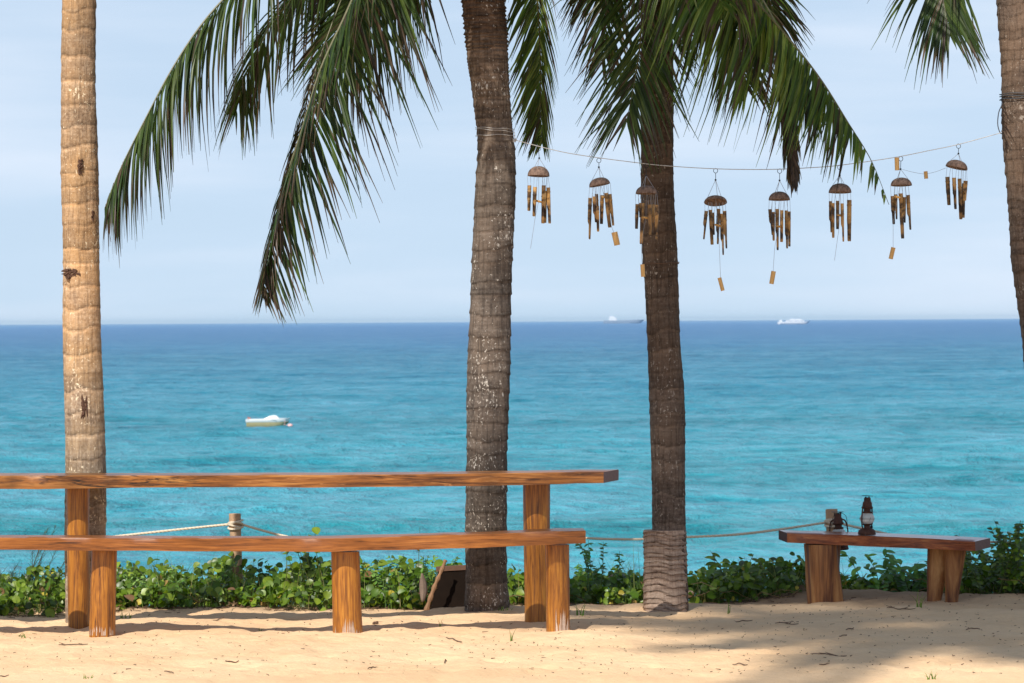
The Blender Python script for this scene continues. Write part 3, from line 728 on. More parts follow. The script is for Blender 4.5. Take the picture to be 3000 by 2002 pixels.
CH = [
 dict(Z=Z5, hx=1578, hy=430, bead=(250, 200), top=(246, 275), rim=(145, 362, 347, 368), tubes=[(160, 450, 153, 685, 36, 1), (212, 465, 200, 735, 36, 1), (292, 450, 283, 800, 38, .9), (306, 500, 303, 795, 30, .4), (333, 470, 343, 800, 36, 1)],
      clap=(245, 597), tail=[(215, 735), (170, 1030)], lab='first bamboo wind chime from the left, a string but no weight below it'),
 dict(Z=Z5, hx=1754.5, hy=465, bead=(798, 283), top=(802, 380), rim=(708, 468, 903, 430), tubes=[(718, 565, 706, 945, 36, .75), (755, 552, 763, 790, 34, .8), (776, 530, 783, 780, 32, .35), (784, 640, 788, 875, 32, 1), (828, 540, 820, 805, 36, .9), (864, 520, 897, 838, 38, .7), (898, 530, 925, 820, 36, 1)],
      clap=(850, 560), weight=(940, 880, 967, 1000, 56), tail=[(915, 830), (935, 882)], lab='tilted bamboo wind chime, second from the left, its pale weight swung out to the right'),
 dict(Z=Z5, hx=1893, hy=480, bead=(1232, 360), top=(1236, 452), rim=(1135, 527, 1336, 527), tubes=[(1150, 622, 1142, 850, 34, .9), (1180, 612, 1178, 745, 28, .5), (1199, 614, 1186, 990, 36, 1), (1266, 627, 1270, 905, 36, .6), (1299, 625, 1296, 800, 30, .7), (1331, 630, 1323, 950, 34, 1)],
      clap=(1230, 747), weight=(1198, 1175, 1205, 1290, 40), tail=[(1186, 985), (1196, 1178)], lab='bamboo wind chime hanging in front of the dark palm trunk'),
 dict(Z=Z5, hx=2096.5, hy=495, bead=(1870, 400), top=(1870, 536), rim=(1764, 606, 1976, 606), tubes=[(1785, 685, 1755, 945, 34, .9), (1822, 675, 1838, 995, 34, .5), (1846, 700, 1852, 905, 26, .5), (1898, 665, 1883, 990, 34, .45), (1926, 710, 1933, 1090, 34, .9), (1953, 685, 1963, 1030, 34, .8)],
      clap=(1893, 818), weight=(1905, 1298, 1937, 1418, 36), tail=[(1903, 985), (1916, 1300)], tiltf=.35, lab='first bamboo wind chime right of the dark trunk, lowest hanging of all'),
 dict(Z=Z6, hx=2284, hy=496, bead=(370, 357), top=(368, 448), rim=(282, 515, 455, 515), tubes=[(292, 590, 308, 800, 29, .5), (318, 612, 318, 845, 30, .9), (350, 588, 350, 922, 30, .8), (388, 598, 386, 856, 28, .9), (425, 600, 427, 908, 28, .7), (448, 608, 448, 892, 26, .9)],
      clap=(364, 730), weight=(322, 1092, 304, 1195, 38), tail=[(330, 905), (318, 1094)], lab='bamboo wind chime beside the dead brown frond tip'),
 dict(Z=Z6, hx=2460, hy=485, bead=(858, 315), top=(860, 382), rim=(768, 455, 952, 455), tubes=[(783, 525, 783, 778, 27, .7), (803, 540, 803, 822, 28, .9), (840, 522, 839, 752, 28, .45), (877, 543, 882, 853, 27, .9), (935, 515, 933, 850, 38, .9)],
      clap=(858, 640), tail=[(850, 755), (815, 1005)], lab='third chime from the right, a bare string below its tubes'),
 dict(Z=Z6, hx=2639, hy=460, bead=(1350, 265), top=(1356, 335), rim=(1270, 400, 1442, 397), tubes=[(1285, 483, 1292, 712, 32, .7), (1311, 470, 1313, 672, 28, .45), (1352, 462, 1366, 828, 34, .8), (1382, 492, 1380, 700, 26, .4), (1410, 475, 1424, 757, 32, .6)],
      clap=(1327, 492), weight=(1292, 900, 1270, 993, 36), tail=[(1290, 712), (1290, 902)], lab='second chime from the right, a slanted weight hanging below it'),
 dict(Z=Z6, hx=2808, hy=423, bead=(1819, 140), top=(1812, 193), rim=(1716, 238, 1892, 276), tubes=[(1730, 328, 1741, 558, 36, .5), (1783, 335, 1792, 590, 32, .75), (1828, 342, 1838, 672, 32, .6), (1877, 360, 1866, 520, 36, .8), (1862, 380, 1857, 660, 30, .45)],
      clap=None, lab='rightmost and highest bamboo wind chime, its coconut cap tilted down to the right'),
]
for ci, c in enumerate(CH):
    Z = c['Z']; r = random.Random(ci + 50)
    px0 = c['hx']; d = lerp(DS + .1, DS + .25, (px0 - 1510) / 1424)
    hk = at(px0, c['hy'], d); ppm = F / d
    root = thing('wind_chime', c['lab'], 'wind chime', tuple(hk), 'bamboo wind chimes hung on the wire')
    def A(p, dd=0): return at(*Z(*p), d + dd)
    bead = A(c['bead'])
    h = MB(); ring = [hk + Vector((.011 * math.sin(a), .003 * math.cos(a), -.010 - .012 * (1 - math.cos(a)) + .012)) for a in np.linspace(0, 2 * math.pi, 15)]
    h.tube(ring, .0016, 5, caps=False); h.tube([ring[7], bead], .0016, 5)
    h.lathe([(.001, -.005), (.005, -.003), (.005, .003), (.001, .005)], 8, bead); h.build('hook', M['black_metal'], root)
    # cap
    l = A((c['rim'][0], c['rim'][1])); rr_ = A((c['rim'][2], c['rim'][3])); ctr = (l + rr_) / 2; rad = (rr_ - l).length / 2; tpz = A(c['top'])
    ax = (rr_ - l).normalized(); up = Vector((0, 0, 1)); up = (up - ax * up.dot(ax)).normalized()
    tf = c.get('tiltf', 0.06); up = (up + Vector((0, tf, 0))).normalized(); fy = up.cross(ax).normalized(); ax = fy.cross(up).normalized()
    rot = Matrix((ax, fy, up)).transposed(); hh = (tpz - ctr).dot(up) + (.02 * rad if tf < .2 else -.1 * rad)
    cp = MB(); K = 9
    outer = [(rad * math.cos(t * math.pi / 2) ** .9 + .0005, hh * math.sin(t * math.pi / 2)) for t in np.linspace(0, 1, K)]
    outer[-1] = (.001, hh)
    inner = [(rad * .93 * math.cos(t * math.pi / 2) + .0005, hh * .9 * math.sin(t * math.pi / 2) - .001) for t in np.linspace(1, 0, K)]
    sx = ci * 3.1
    cp.lathe(inner[:] + outer, 26, ctr, rot=rot, wob=lambda a, z: 1 + .05 * noise.noise(Vector((math.cos(a) * 1.5 + sx, math.sin(a) * 1.5, z * 15))))
    cp.build('coconut_cap', M['coir'], root)
    st = MB()
    for k in range(3):
        a = k * 2.1 + .3 + ci; st.tube([bead, ctr + rot @ Vector((rad * .72 * math.cos(a), rad * .72 * math.sin(a), hh * .68))], .0011, 4)
    nt = len(c['tubes'])
    dofs = [(-1) ** k * rad * lrand(r, .35, .8) for k in range(nt)]
    for k, (xa, ya, xb, yb, w, dk) in enumerate(c['tubes']):
        dd = dofs[k] if w > 30 or k % 2 else abs(dofs[k])
        if dk < .5: dd = abs(dd)
        a_, b_ = A((xa, ya), dd), A((xb, yb), dd); sc = .31894 if Z is Z5 else .3617
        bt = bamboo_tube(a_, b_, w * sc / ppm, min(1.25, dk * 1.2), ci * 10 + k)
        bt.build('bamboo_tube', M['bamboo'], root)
        rimp = ctr + Vector((max(-rad, min(rad, a_.x - ctr.x)) * .92, dd * .9, (a_.x - ctr.x) * ax.z / max(.2, ax.x)))
        for q in (-1, 1): st.tube([rimp + Vector((q * .008 * lrand(r, .2, 1.8), 0, 0)), a_ + Vector((q * w * sc / ppm * .35, 0, 0)) - (a_ - b_).normalized() * .006], .0008, 4)
    if c['clap']:
        q = A(c['clap']); cl = MB(); cl.lathe([(.001, -.005), (.016, -.005), (.019, 0), (.016, .005), (.001, .005)], 14, q, rot=Matrix.Rotation(.25, 3, 'Y'))
        cl.build('clapper', M['bamboo_pale'], root); st.tube([ctr + Vector((0, 0, hh * .6)), q], .0008, 4)
        if 'tail' in c: st.tube([q, A(c['tail'][0])], .0008, 4)
    if 'tail' in c: st.tube([A(p) for p in c['tail']], .0009, 4)
    if 'weight' in c:
        xa, ya, xb, yb, w = c['weight']; wm = bamboo_tube(A((xa, ya)), A((xb, yb)), w * (.31894 if Z is Z5 else .3617) / ppm, 1.0, ci, pale=True)
        wm.build('wind_catcher', M['bamboo_pale'], root)
    if ci == 6:
        wm = bamboo_tube(A((1320, 172), -.02), A((1323, 275), -.02), 38 * .3617 / ppm, .8, 77, pale=True); wm.build('wind_catcher', M['bamboo_pale'], root)['label'] = 'short bamboo piece thrown up onto the wire'
    if ci == 7:
        wm = bamboo_tube(A((1553, 283), 0), A((1558, 343), 0), 32 * .3617 / ppm, .75, 78, pale=True); wm.build('wind_catcher', M['bamboo_pale'], root)['label'] = 'short bamboo piece held out sideways between the last two chimes'
        st.tube(spline([A((1365, 268)), A((1450, 290)), A((1540, 305)), A((1570, 302)), A((1640, 285)), A((1716, 256))], 14), .0009, 4)
    st.build('strings', M['thread'], root)

# ------------------------------------------------------------------ long table, long bench, small bench
def slab(prof, dep, width, seed, endL=0.0, endR=0.0, amp=.004, darkknots=()):
    """prof: (x_px, top_px, bottom_px) of the front edge; dep(x_px)->distance; end*: extra x of the back edge (oblique cuts)"""
    xs_ = np.linspace(prof[0][0], prof[-1][0], 90); m = MB(); vs = []; cs = []
    # section around: front-bottom, front-mid, front-top, back-top, back-bottom with rounded corners
    n = len(xs_)
    for i, x in enumerate(xs_):
        t_, b_ = interp(prof, x); d = dep(x); a = at(x, t_, d); b = at(x, b_, d); th = a.z - b.z
        u = i / (n - 1); sx = endL * (1 - u) ** 6 + endR * u ** 6 if False else lerp(endL, endR, u)
        f = lambda k: noise.noise(Vector((a.x * 3.5, seed, k))) * amp * 1.5 + noise.noise(Vector((a.x * 14, seed + 5, k))) * amp * .4
        c_ = min(.0045, th * .2)
        sec = [(0.004 + f(1), b.z + c_), (c_ + f(1), b.z + f(4) * .4), (width - c_, b.z + f(4) * .3), (width, b.z + c_), (width + f(6), a.z - c_), (width - c_, a.z + f(5) * .3),
               (width * .5, a.z + f(5) * .3), (c_ + f(2), a.z + f(3) * .3), (f(2), a.z - c_), (.002 + (f(1) + f(2)) * .5, (a.z + b.z) / 2)]
        for dy, z in sec: vs.append((a.x + sx * dy / width, d + dy, z))
        k = 1.0
        for kx, kw in darkknots: k *= 1 - .62 * math.exp(-((a.x - kx) / kw) ** 2) * (.6 + .6 * noise.noise(Vector((a.x * 30, 3, 1))))
        cs += [(k, k, k)] * len(sec)
    S = 10; fs = []
    for i in range(n - 1):
        for j in range(S): fs.append((i * S + j, (i + 1) * S + j, (i + 1) * S + (j + 1) % S, i * S + (j + 1) % S))
    m.add(vs, fs, cs)
    e0 = MB(); e0.add(vs[:S], [tuple(range(S))], (1, 1, 1)); e1 = MB(); e1.add(vs[-S:], [tuple(range(S))[::-1]], (1, 1, 1))
    return m, (e0, e1)
def log_leg(xt0, xt1, yt, xb0, xb1, yb, d, seed, lob=0.0, worn=None, extra=.15, fork=False):
    m = MB(); n = 36; K = 46; vs = []; cs = []
    A0, A1, B0, B1 = at(xt0, yt, d), at(xt1, yt, d), at(xb0, yb, d), at(xb1, yb, d)
    for i in range(K):
        t = i / (K - 1); ct = (A0 + A1) / 2; cb = (B0 + B1) / 2; z0 = cb.z - extra
        tt = t * (1 + extra / (ct.z - cb.z)); c_ = ct.lerp(cb, tt); rr = lerp((A1 - A0).length / 2, (B1 - B0).length / 2, min(1, tt))
        for k in range(n):
            a = 2 * math.pi * k / n
            w = 1 + .03 * noise.noise(Vector((math.cos(a) + seed, math.sin(a), c_.z * 3))) + lob * noise.noise(Vector((math.cos(a) * 1.2 + seed * 3, math.sin(a) * 1.2, c_.z * 2.2)))
            if fork:
                g_ = math.exp(-((a - 4.95) / .2) ** 2); w -= .42 * g_ * sm(.05, .5, tt)
            vs.append((c_.x + rr * w * math.cos(a), c_.y + rr * w * math.sin(a), c_.z))
            cc = 1.0
            cs.append((cc, cc, cc))
    fs = []
    for i in range(K - 1):
        for k in range(n): fs.append((i * n + k, (i + 1) * n + k, (i + 1) * n + (k + 1) % n, i * n + (k + 1) % n))
    fs.append(tuple(range(n)))
    m.add(vs, fs, cs); return m
def worn_patch(cx, y0, y1, w, d, r, seed, mat, root):
    """bare pale wood where the varnish has flaked at a leg's foot"""
    m = MB(); rn = random.Random(seed); ctr = at(cx[0], y1, d)
    rad = cx[1]
    for i in range(26):
        u = lrand(rn, -.5, .5); a = -math.pi / 2 + u * w; zt = at(cx[0], lerp(y1, y0, rn.random() ** 1.2 * (1 - abs(u))), d).z; zb = ctr.z - .02
        da = .035; vs = []
        for z, f in ((zb, 1), (lerp(zb, zt, .6), .9), (zt, .05)):
            for s_ in (-1, 1):
                aa = a + s_ * da * f; vs.append((ctr.x + (rad + .0015 + i * .00006) * math.cos(aa), d + (rad + .0015 + i * .00006) * math.sin(aa), z))
        m.add(vs, [(0, 1, 3, 2), (2, 3, 5, 4)])
    return m.build('worn_patch', mat, root)
M['worn'] = plain('worn_wood', (.50, .38, .30), .9, .35, 70)

DT = 20.72
tt_prof = [(-500, 1393, 1434), (0, 1394, 1433), (150, 1394, 1433), (300, 1394, 1431), (450, 1393.5, 1429), (700, 1393, 1428), (1000, 1392, 1428), (1250, 1390, 1426), (1400, 1388, 1424), (1550, 1386, 1421), (1690, 1383.5, 1417), (1768, 1383, 1416)]
c = at(900, 1820, DT); table = thing('long_table', 'long varnished plank table on round posts passing in front of two palms', 'table', (c.x, DT, 0))
m, e = slab(tt_prof, lambda x: DT - .18, .36, 2, 0, .085 + .0, .006, [(at(225, 1400, DT).x, .10), (at(40, 1400, DT).x, .05), (at(330, 1400, DT).x, .05), (at(1425, 1400, DT).x, .035)])
tb = m.build('table_top', M['table_wood'], table); 
for q_ in e: q_.build('end_grain', M['endgrain'], table, smooth=False).parent = tb
log_leg(194, 262, 1431, 200, 262, 1828, DT + .02, 4).build('leg', M['leg'], table)
log_leg(1532, 1612, 1419, 1537, 1610, 1805, DT + .02, 5).build('leg', M['leg'], table)
log_leg(-420, -350, 1431, -420, -350, 1830, DT + .02, 4.5).build('leg', M['leg'], table)
DB = 20.22
bn_prof = [(-500, 1572, 1610), (0, 1576, 1611), (340, 1577.5, 1614), (700, 1579, 1616), (970, 1578, 1617), (1150, 1574, 1613), (1400, 1566, 1605), (1600, 1558.5, 1597), (1716, 1555, 1592)]
c = at(850, 1848, DB); bench = thing('long_bench', 'long varnished plank bench on round posts in front of the table', 'bench', (c.x, DB, 0))
m, e = slab(bn_prof, lambda x: DB - .14, .27, 8, 0, -.01, .007)
sb_ = m.build('seat', M['slab'], bench); 
for q_ in e: q_.build('end_grain', M['slab_dark'], bench, smooth=False).parent = sb_
log_leg(268, 343, 1613, 261, 338, 1848, DB, 6).build('leg', M['leg'], bench)
log_leg(970, 1053, 1616, 975, 1063, 1857, DB, 7).build('leg', M['leg'], bench)
log_leg(1598, 1668, 1596, 1600, 1669, 1836, DB, 8).build('leg', M['leg'], bench)
log_leg(-420, -350, 1610, -420, -350, 1848, DB, 6.5).build('leg', M['leg'], bench)
worn_patch((1019, .072), 1800, 1857, 1.9, DB, 0, 3, M['worn'], bench)
worn_patch((1640, .058), 1765, 1836, 1.5, DB, 0, 5, M['worn'], bench)
worn_patch((299, .063), 1825, 1848, 2.4, DB, 0, 6, M['worn'], bench)

DC = 22.05
c = at(2590, 1765, DC); small = thing('small_bench', 'short dark plank bench on two stump legs carrying an old oil lantern', 'bench', (c.x, DC, 0))
pr = [(2306, 1562, 1590), (2450, 1567, 1597), (2600, 1573, 1604), (2750, 1580, 1610), (2857, 1587, 1615)]
m, e = slab(pr, lambda x: lerp(DC - .06, DC - .26, (x - 2306) / 550), .34, 14, -.024, .12, .004)
# left end face
sb2 = m.build('seat', M['slab_dark'], small); 
e[0].build('end_grain', M['end_dark'], small, smooth=False).parent = sb2; e[1].build('end_grain', M['endgrain'], small, smooth=False).parent = sb2
log_leg(2351, 2465, 1594, 2364, 2468, 1762, DC + .02, 21, .34).build('leg', M['leg_rough'], small)
m = log_leg(2718, 2790, 1606, 2716, 2758, 1757, DC - .04, 23, .12)
m2 = log_leg(2764, 2832, 1608, 2770, 2804, 1777, DC - .1, 24, .14); k = len(m.v)
m.v += m2.v; m.f += [tuple(i + k for i in f) for f in m2.f]; m.c += m2.c
m.build('leg', M['leg_rough'], small)

# ------------------------------------------------------------------ lanterns
def lantern(root, base, H, tilt=0.0, yaw=0.0):
    """hurricane lantern, base centre at `base`, height H"""
    s = H / .20; rot = Matrix.Rotation(tilt, 3, 'Y') @ Matrix.Rotation(yaw, 3, 'Z'); B = Vector(base)
    def q(x, y, z): return B + rot @ Vector((x * s * 1.25, y * s * 1.25, z * s))
    def la(name, prof, mat, n=20):
        m = MB(); m.lathe([(r_ * s * 1.28, z * s) for r_, z in prof], n, B, rot=rot); return m.build(name, mat, root)
    la('oil_tank', [(.001, 0), (.034, 0), (.035, .006), (.033, .020), (.024, .030), (.012, .034), (.012, .046), (.018, .050), (.020, .054), (.001, .056)], M['rust'])
    m = MB(); m.tube([q(.022, 0, .02), q(.034, 0, .040)], .0075 * s, 10); m.build('filler_cap', M['black_metal'], root)
    la('glass_globe', [(.014, .054), (.022, .060), (.028, .072), (.029, .084), (.025, .098), (.017, .108), (.015, .110)], M['glass'], 24)
    la('chimney', [(.001, .108), (.020, .108), (.021, .114), (.014, .117), (.014, .128), (.022, .132), (.023, .138), (.019, .142), (.018, .160), (.014, .166), (.013, .184), (.001, .186)], M['rust'])
    m = MB()
    for sx_ in (-1, 1): m.tube([q(sx_ * .011, 0, .160), q(sx_ * .0125, 0, .19)], .004 * s, 6)
    m.box(q(0, 0, .194), (.058 * s, .03 * s, .003 * s), rot=rot @ Matrix.Rotation(.06, 3, 'Y')); m.build('top_hood', M['black_metal'], root)
    m = MB()
    for a in (-1, 1):
        m.tube(spline([q(a * .024, 0, .018), q(a * .036, 0, .05), q(a * .037, 0, .10), q(a * .030, 0, .145), q(a * .014, 0, .157)], 16), .0036 * s, 8)
    m.build('side_tube', M['rust'], root)
    m = MB()
    for a in range(4):
        g_ = a * math.pi / 2 + .5; m.tube(spline([q(.016 * math.cos(g_), .016 * math.sin(g_), .056), q(.031 * math.cos(g_ + .5), .031 * math.sin(g_ + .5), .08), q(.016 * math.cos(g_ + 1), .016 * math.sin(g_ + 1), .108)], 8), .0009 * s, 4)
    m.tube([q(.031 * math.cos(t), .031 * math.sin(t), .08) for t in np.linspace(0, 6.28, 17)], .0009 * s, 4, caps=False)
    m.build('wire_guard', M['black_metal'], root)
dl = DC - .08
lb = at(2539.6, 1567, dl); L1 = thing('lantern', 'rusty oil lantern standing upright on the small bench', 'lantern', tuple(lb), 'old oil lanterns'); lantern(L1, lb, .215, .02, .9)
DP = 22.45
lb = at(2461, 1612, DP - .09); L2 = thing('lantern', 'rusty oil lantern hanging from the rope post behind the small bench', 'lantern', tuple(lb), 'old oil lanterns')
lantern(L2, lb, .215, -.06, .1)
m = MB(); m.tube(spline([at(2436, 1545, DP - .09), at(2442, 1512, DP - .09), at(2460, 1503, DP - .09), at(2478, 1512, DP - .09), at(2483, 1540, DP - .09)], 14), .0016, 5)
m.tube([at(2452, 1506, DP - .09), at(2466, 1501, DP - .07)], .0025, 5)
m.build('carry_handle', M['black_metal'], L2)

# ------------------------------------------------------------------ rope fence
def rpost(x0, x1, ytop, ybot, d, label, seed):
    c = at((x0 + x1) / 2, ybot, d); g0 = gz(c.x, d)
    t = thing('rope_post', label, 'post', (c.x, d, g0), 'posts of the rope barrier')
    top_ = at((x0 + x1) / 2, ytop, d); rad = (x1 - x0) / 2 * d / F
    m = MB(); n = 20; zs = np.linspace(g0 - .15, top_.z, 16)
    m.tube([(top_.x + .004 * math.sin(z * 9), d, z) for z in zs], [rad * (1 + .04 * math.sin(z * 13 + seed)) for z in zs], n); m.build('post_shaft', M['post'], t, bevel=.003)
    return t, rad
def rope_wrap(root, x, y, d, rad):
    m = MB()
    for k in range(4):
        z = at(x, y + k * 5 - 8, d).z; ct = at(x, y, d)
        m.tube([(ct.x + (rad + .007) * math.cos(a), d + (rad + .007) * math.sin(a), z + .010 * math.cos(a + k * 1.7)) for a in np.linspace(0, 6.283, 25)], .006, 7, caps=False)
    m.build('rope_knot', M['rope'], root)
DR = 22.5
po1, r1 = rpost(673, 707, 1505, 1690, DR, 'pale wooden rope post standing in the creepers left of centre', 1)
po2, r2 = rpost(2421, 2455, 1492, 1700, DR, 'rope post behind the small bench holding the hanging lantern', 2)
po3, r3 = rpost(1613, 1645, 1549, 1700, DR, 'rope post mostly hidden behind the right table leg', 3)
rp = thing('barrier_rope', 'pale twisted rope sagging between the posts in front of the sea', 'rope', tuple(at(690, 1538, DR)))
def rope(pts, rad=.0072):
    cv = spline(pts, 150); m = MB()
    for s_ in range(3):
        q = []
        for i, p in enumerate(cv):
            a = i * 1.1 + s_ * 2.094; q.append(p + Vector((0, math.cos(a), math.sin(a))) * rad * .42)
        m.tube(q, rad * .62, 6)
    m.build('rope_span', M['rope'], rp)
rope([at(x, y, DR) for x, y in [(-900, 1560), (-400, 1602), (0, 1600), (180, 1588), (308, 1575), (430, 1562), (560, 1548), (676, 1536)]])
rope([at(x, y, DR) for x, y in [(706, 1536), (760, 1552), (820, 1568), (880, 1579), (1000, 1592), (1200, 1598), (1400, 1592), (1560, 1580), (1629, 1570)]])
rope([at(x, y, DR) for x, y in [(1629, 1570), (1720, 1577), (1800, 1580), (1890, 1580), (2014, 1574), (2150, 1567), (2280, 1552), (2422, 1531)]])
rope([at(x, y, DR) for x, y in [(2455, 1532), (2500, 1543), (2560, 1556), (2620, 1568), (2740, 1582), (2900, 1588), (3000, 1590), (3200, 1580), (3600, 1540)]])
rope_wrap(rp, 690, 1538, DR, r1); rope_wrap(rp, 2438, 1530, DR, r2); rope_wrap(rp, 1629, 1572, DR, r3)

# ------------------------------------------------------------------ dark box and sticks behind the centre palm
DX = 21.75
c = at(1320, 1785, DX); bx = thing('wooden_box', 'dark open wooden box half hidden behind the thick palm', 'box', (c.x, DX, gz(c.x, DX)))
m = MB(); a0, a1, b0, b1 = at(1284, 1668, DX), at(1420, 1660, DX), at(1256, 1800, DX - .08), at(1420, 1796, DX - .08); th = Vector((0, .02, 0)); dep = Vector((.02, .32, 0))
def quadslab(m, p, t):
    vs = [Vector(x) for x in p] + [Vector(x) + t for x in p]; m.add(vs, [(0, 1, 2, 3), (7, 6, 5, 4), (0, 4, 5, 1), (1, 5, 6, 2), (2, 6, 7, 3), (3, 7, 4, 0)])
quadslab(m, [b0, b1, a1, a0], th); m.build('shaded_opening', M['shaded_box_wood'], bx, smooth=False)  # dark sheet stands for the shaded inside of the box
m = MB(); quadslab(m, [b0 + th * 1.1, b0 + dep, a0 + dep, a0 + th * 1.1], Vector((.018, 0, 0))); m.build('side_panel', M['shaded_box_wood'], bx, smooth=False)
m = MB(); quadslab(m, [a0 + Vector((-.012, -.012, -.012)), a1 + Vector((0, -.012, -.012)), a1 + Vector((0, -.012, .012)), a0 + Vector((-.012, -.012, .012))], Vector((0, .05, 0))); m.build('rim', M['rim_wood'], bx, smooth=False)
c = at(1255, 1785, DX - .2); sk = MB(); sk.tube(spline([at(1248, 1792, DX - .2), at(1262, 1750, DX - .19), at(1276, 1712, DX - .17), at(1290, 1680, DX - .15), at(1305, 1642, DX - .12)], 20), [.013 + .003 * math.sin(i * 1.7) - .0002 * i for i in range(20)], 8)
tag(sk.build('wooden_stick', M['stick'], org=c), 'knobbly brown stick leaning against the dark box', 'stick')
def curl_leaf(px, py, d, w, h, seed, mat, name, label, cat):
    c = at(px, py, d); m = MB(); r = random.Random(seed); K = 9; J = 5; vs = []
    for i in range(K):
        t = i / (K - 1); ww = w * math.sin(math.pi * min(.97, t + .04)) ** .7
        for j in range(J):
            u = (j / (J - 1) - .5) * 2; vs.append((c.x + u * ww + .2 * w * math.sin(t * 4), c.y + abs(u) * ww * .6 + .02 * t, c.z - h / 2 + h * t + .01 * noise.noise(Vector((u, t * 3, seed)))))
    m.add(vs, [(i * J + j, i * J + j + 1, (i + 1) * J + j + 1, (i + 1) * J + j) for i in range(K - 1) for j in range(J - 1)])
    o = m.build(name, mat, org=c); sdf = o.modifiers.new('thickness', 'SOLIDIFY'); sdf.thickness = .003
    return tag(o, label, cat)
M['dryleaf'] = plain('dry_leaf', (.17, .12, .09), .9, .35, 30)
curl_leaf(1238, 1722, DX - .12, .022, .15, 3, M['dryleaf'], 'dry_leaf', 'curled grey brown dead leaf standing left of the dark box', 'leaf')

# ------------------------------------------------------------------ vegetation
LEAFC = [(.065, .125, .008), (.11, .18, .010), (.045, .085, .007), (.13, .21, .016), (.07, .14, .010), (.20, .28, .03)]
def add_leaf(m, p, nrm, hd, size, col, elong=1.0, fold=.25, K=5, curl=.15):
    nrm = nrm.normalized(); hd = (hd - nrm * hd.dot(nrm)).normalized(); sd = nrm.cross(hd)
    vs = []; cs = []
    for i in range(K + 1):
        t = i / K; w = size * .5 * (math.sin(math.pi * (t * .9 + .06)) ** .65) if i < K else size * .03
        ctr = p + hd * (t * size * elong) - nrm * (curl * size * t * t)
        vs += [ctr + sd * w + nrm * fold * w, ctr, ctr - sd * w + nrm * fold * w]; cs += [col, tuple(min(1, x * 1.25) for x in col), col]
    m.add(vs, [f for i in range(K) for f in ((i * 3, i * 3 + 1, i * 3 + 4, i * 3 + 3), (i * 3 + 1, i * 3 + 2, i * 3 + 5, i * 3 + 4))], cs)
def front(px):
    """distance of the planted edge for a photo column"""
    return interp([(-400, 21.2), (0, 21.45), (150, 21.5), (330, 21.85), (700, 21.95), (1000, 21.85), (1200, 21.9), (1500, 21.95), (1700, 22.1), (2050, 22.4), (2300, 22.5), (2460, 22.95), (2700, 23.0), (2830, 22.45), (3000, 22.2), (3500, 22.0)], px)[0]
gm = MB(); stm = MB(); r = random.Random(11)
def hmax(px): return interp([(-400, .2), (60, .17), (250, .17), (400, .23), (700, .25), (1000, .26), (1200, .22), (1500, .2), (1800, .175), (2000, .18), (2150, .24), (2350, .20), (2600, .19), (2800, .2), (2900, .26), (3500, .3)], px)[0]
for i in range(20000):
    px = lrand(r, -900, 4000); dd = abs(r.gauss(0, .85)); 
    if dd > 2.6: continue
    d = front(px) + dd * 1.0 + .10 * noise.noise(Vector((px * .012, 3, 0))) * 2
    x = (px - 1500) / F * d; g0 = gz(x, d)
    cl = noise.noise(Vector((x * 2.6, d * 2.6, 1))); cl2 = noise.noise(Vector((x * 7, d * 7, 4)))
    if cl2 < -.22 and r.random() < .7: continue
    hm = hmax(px) * .86 * (1 + .75 * cl) * min(1, .35 + dd * 2.2); z = g0 + hm * (r.random() ** .6) + .01
    nr = Vector((lrand(r, -.8, .8), lrand(r, -1.1, .35), lrand(r, .15, 1.0))); hd = Vector((lrand(r, -1, 1), lrand(r, -1, .5), lrand(r, -.6, .4)))
    c = r.choice(LEAFC); f = lrand(r, .75, 1.2)
    if r.random() < .03 + (.10 if z < g0 + .04 else 0): c = r.choice([(.45, .36, .05), (.4, .25, .08), (.2, .11, .05)])
    sz = lrand(r, .018, .050) * (1 if r.random() < .85 else 1.3)
    p = Vector((x, d, z)); add_leaf(gm, p, nr, hd, sz, tuple(q * f for q in c), 1.05, lrand(r, .1, .5))
    if r.random() < .35: stm.tube([p, Vector((x + lrand(r, -.03, .03), d + .01, lerp(g0, z, .4))), Vector((x + lrand(r, -.04, .04), d + .02, g0))], .0014, 3, col=(.10, .15, .04), caps=False)
for i in range(170):   # creeping stems
    px = lrand(r, -300, 3300); d = front(px) + lrand(r, -.05, .8); x = (px - 1500) / F * d; p = Vector((x, d, gz(x, d) + .02)); pts = []
    a = lrand(r, 0, 6.28)
    for k in range(7):
        pts.append(Vector(p)); a += lrand(r, -.6, .6); p = p + Vector((math.cos(a) * .06, math.sin(a) * .04, lrand(r, -.02, .035))); p.z = max(p.z, gz(p.x, p.y) + .006)
    stm.tube(pts, .0022, 4, col=r.choice([(.25, .16, .08), (.15, .18, .05), (.32, .22, .12)]), caps=False)
o = gm.build('creeping_vine_cover', M['leaf'], smooth=True); o['kind'] = 'stuff'; tag(o, 'round leaved green beach creeper carpeting the bank edge', 'ground cover')
o2 = stm.build('vine_stems', M['grass']); o2['kind'] = 'stuff'; tag(o2, 'thin creeping stems among the beach creeper leaves', 'ground cover')
gr = MB()
def blade(m, p, h, lean, w=.0022, col=(.12, .2, .05), K=5, az=None, rr=None):
    rr = rr or r; a = az if az is not None else lrand(rr, 0, 6.28); d = Vector((math.cos(a), math.sin(a) * .6, 0)); vs = []; s_ = Vector((-math.sin(a) * .3 + .8, math.cos(a) * .5, 0)).normalized()
    for k in range(K + 1):
        t = k / K; c = p + Vector((0, 0, h * (t - .25 * lean * t * t))) + d * (lean * h * t * t); ww = w * (1 - t) + .0003; vs += [c - s_ * ww, c + s_ * ww]
    m.add(vs, [(2 * k, 2 * k + 1, 2 * k + 3, 2 * k + 2) for k in range(K)], col)
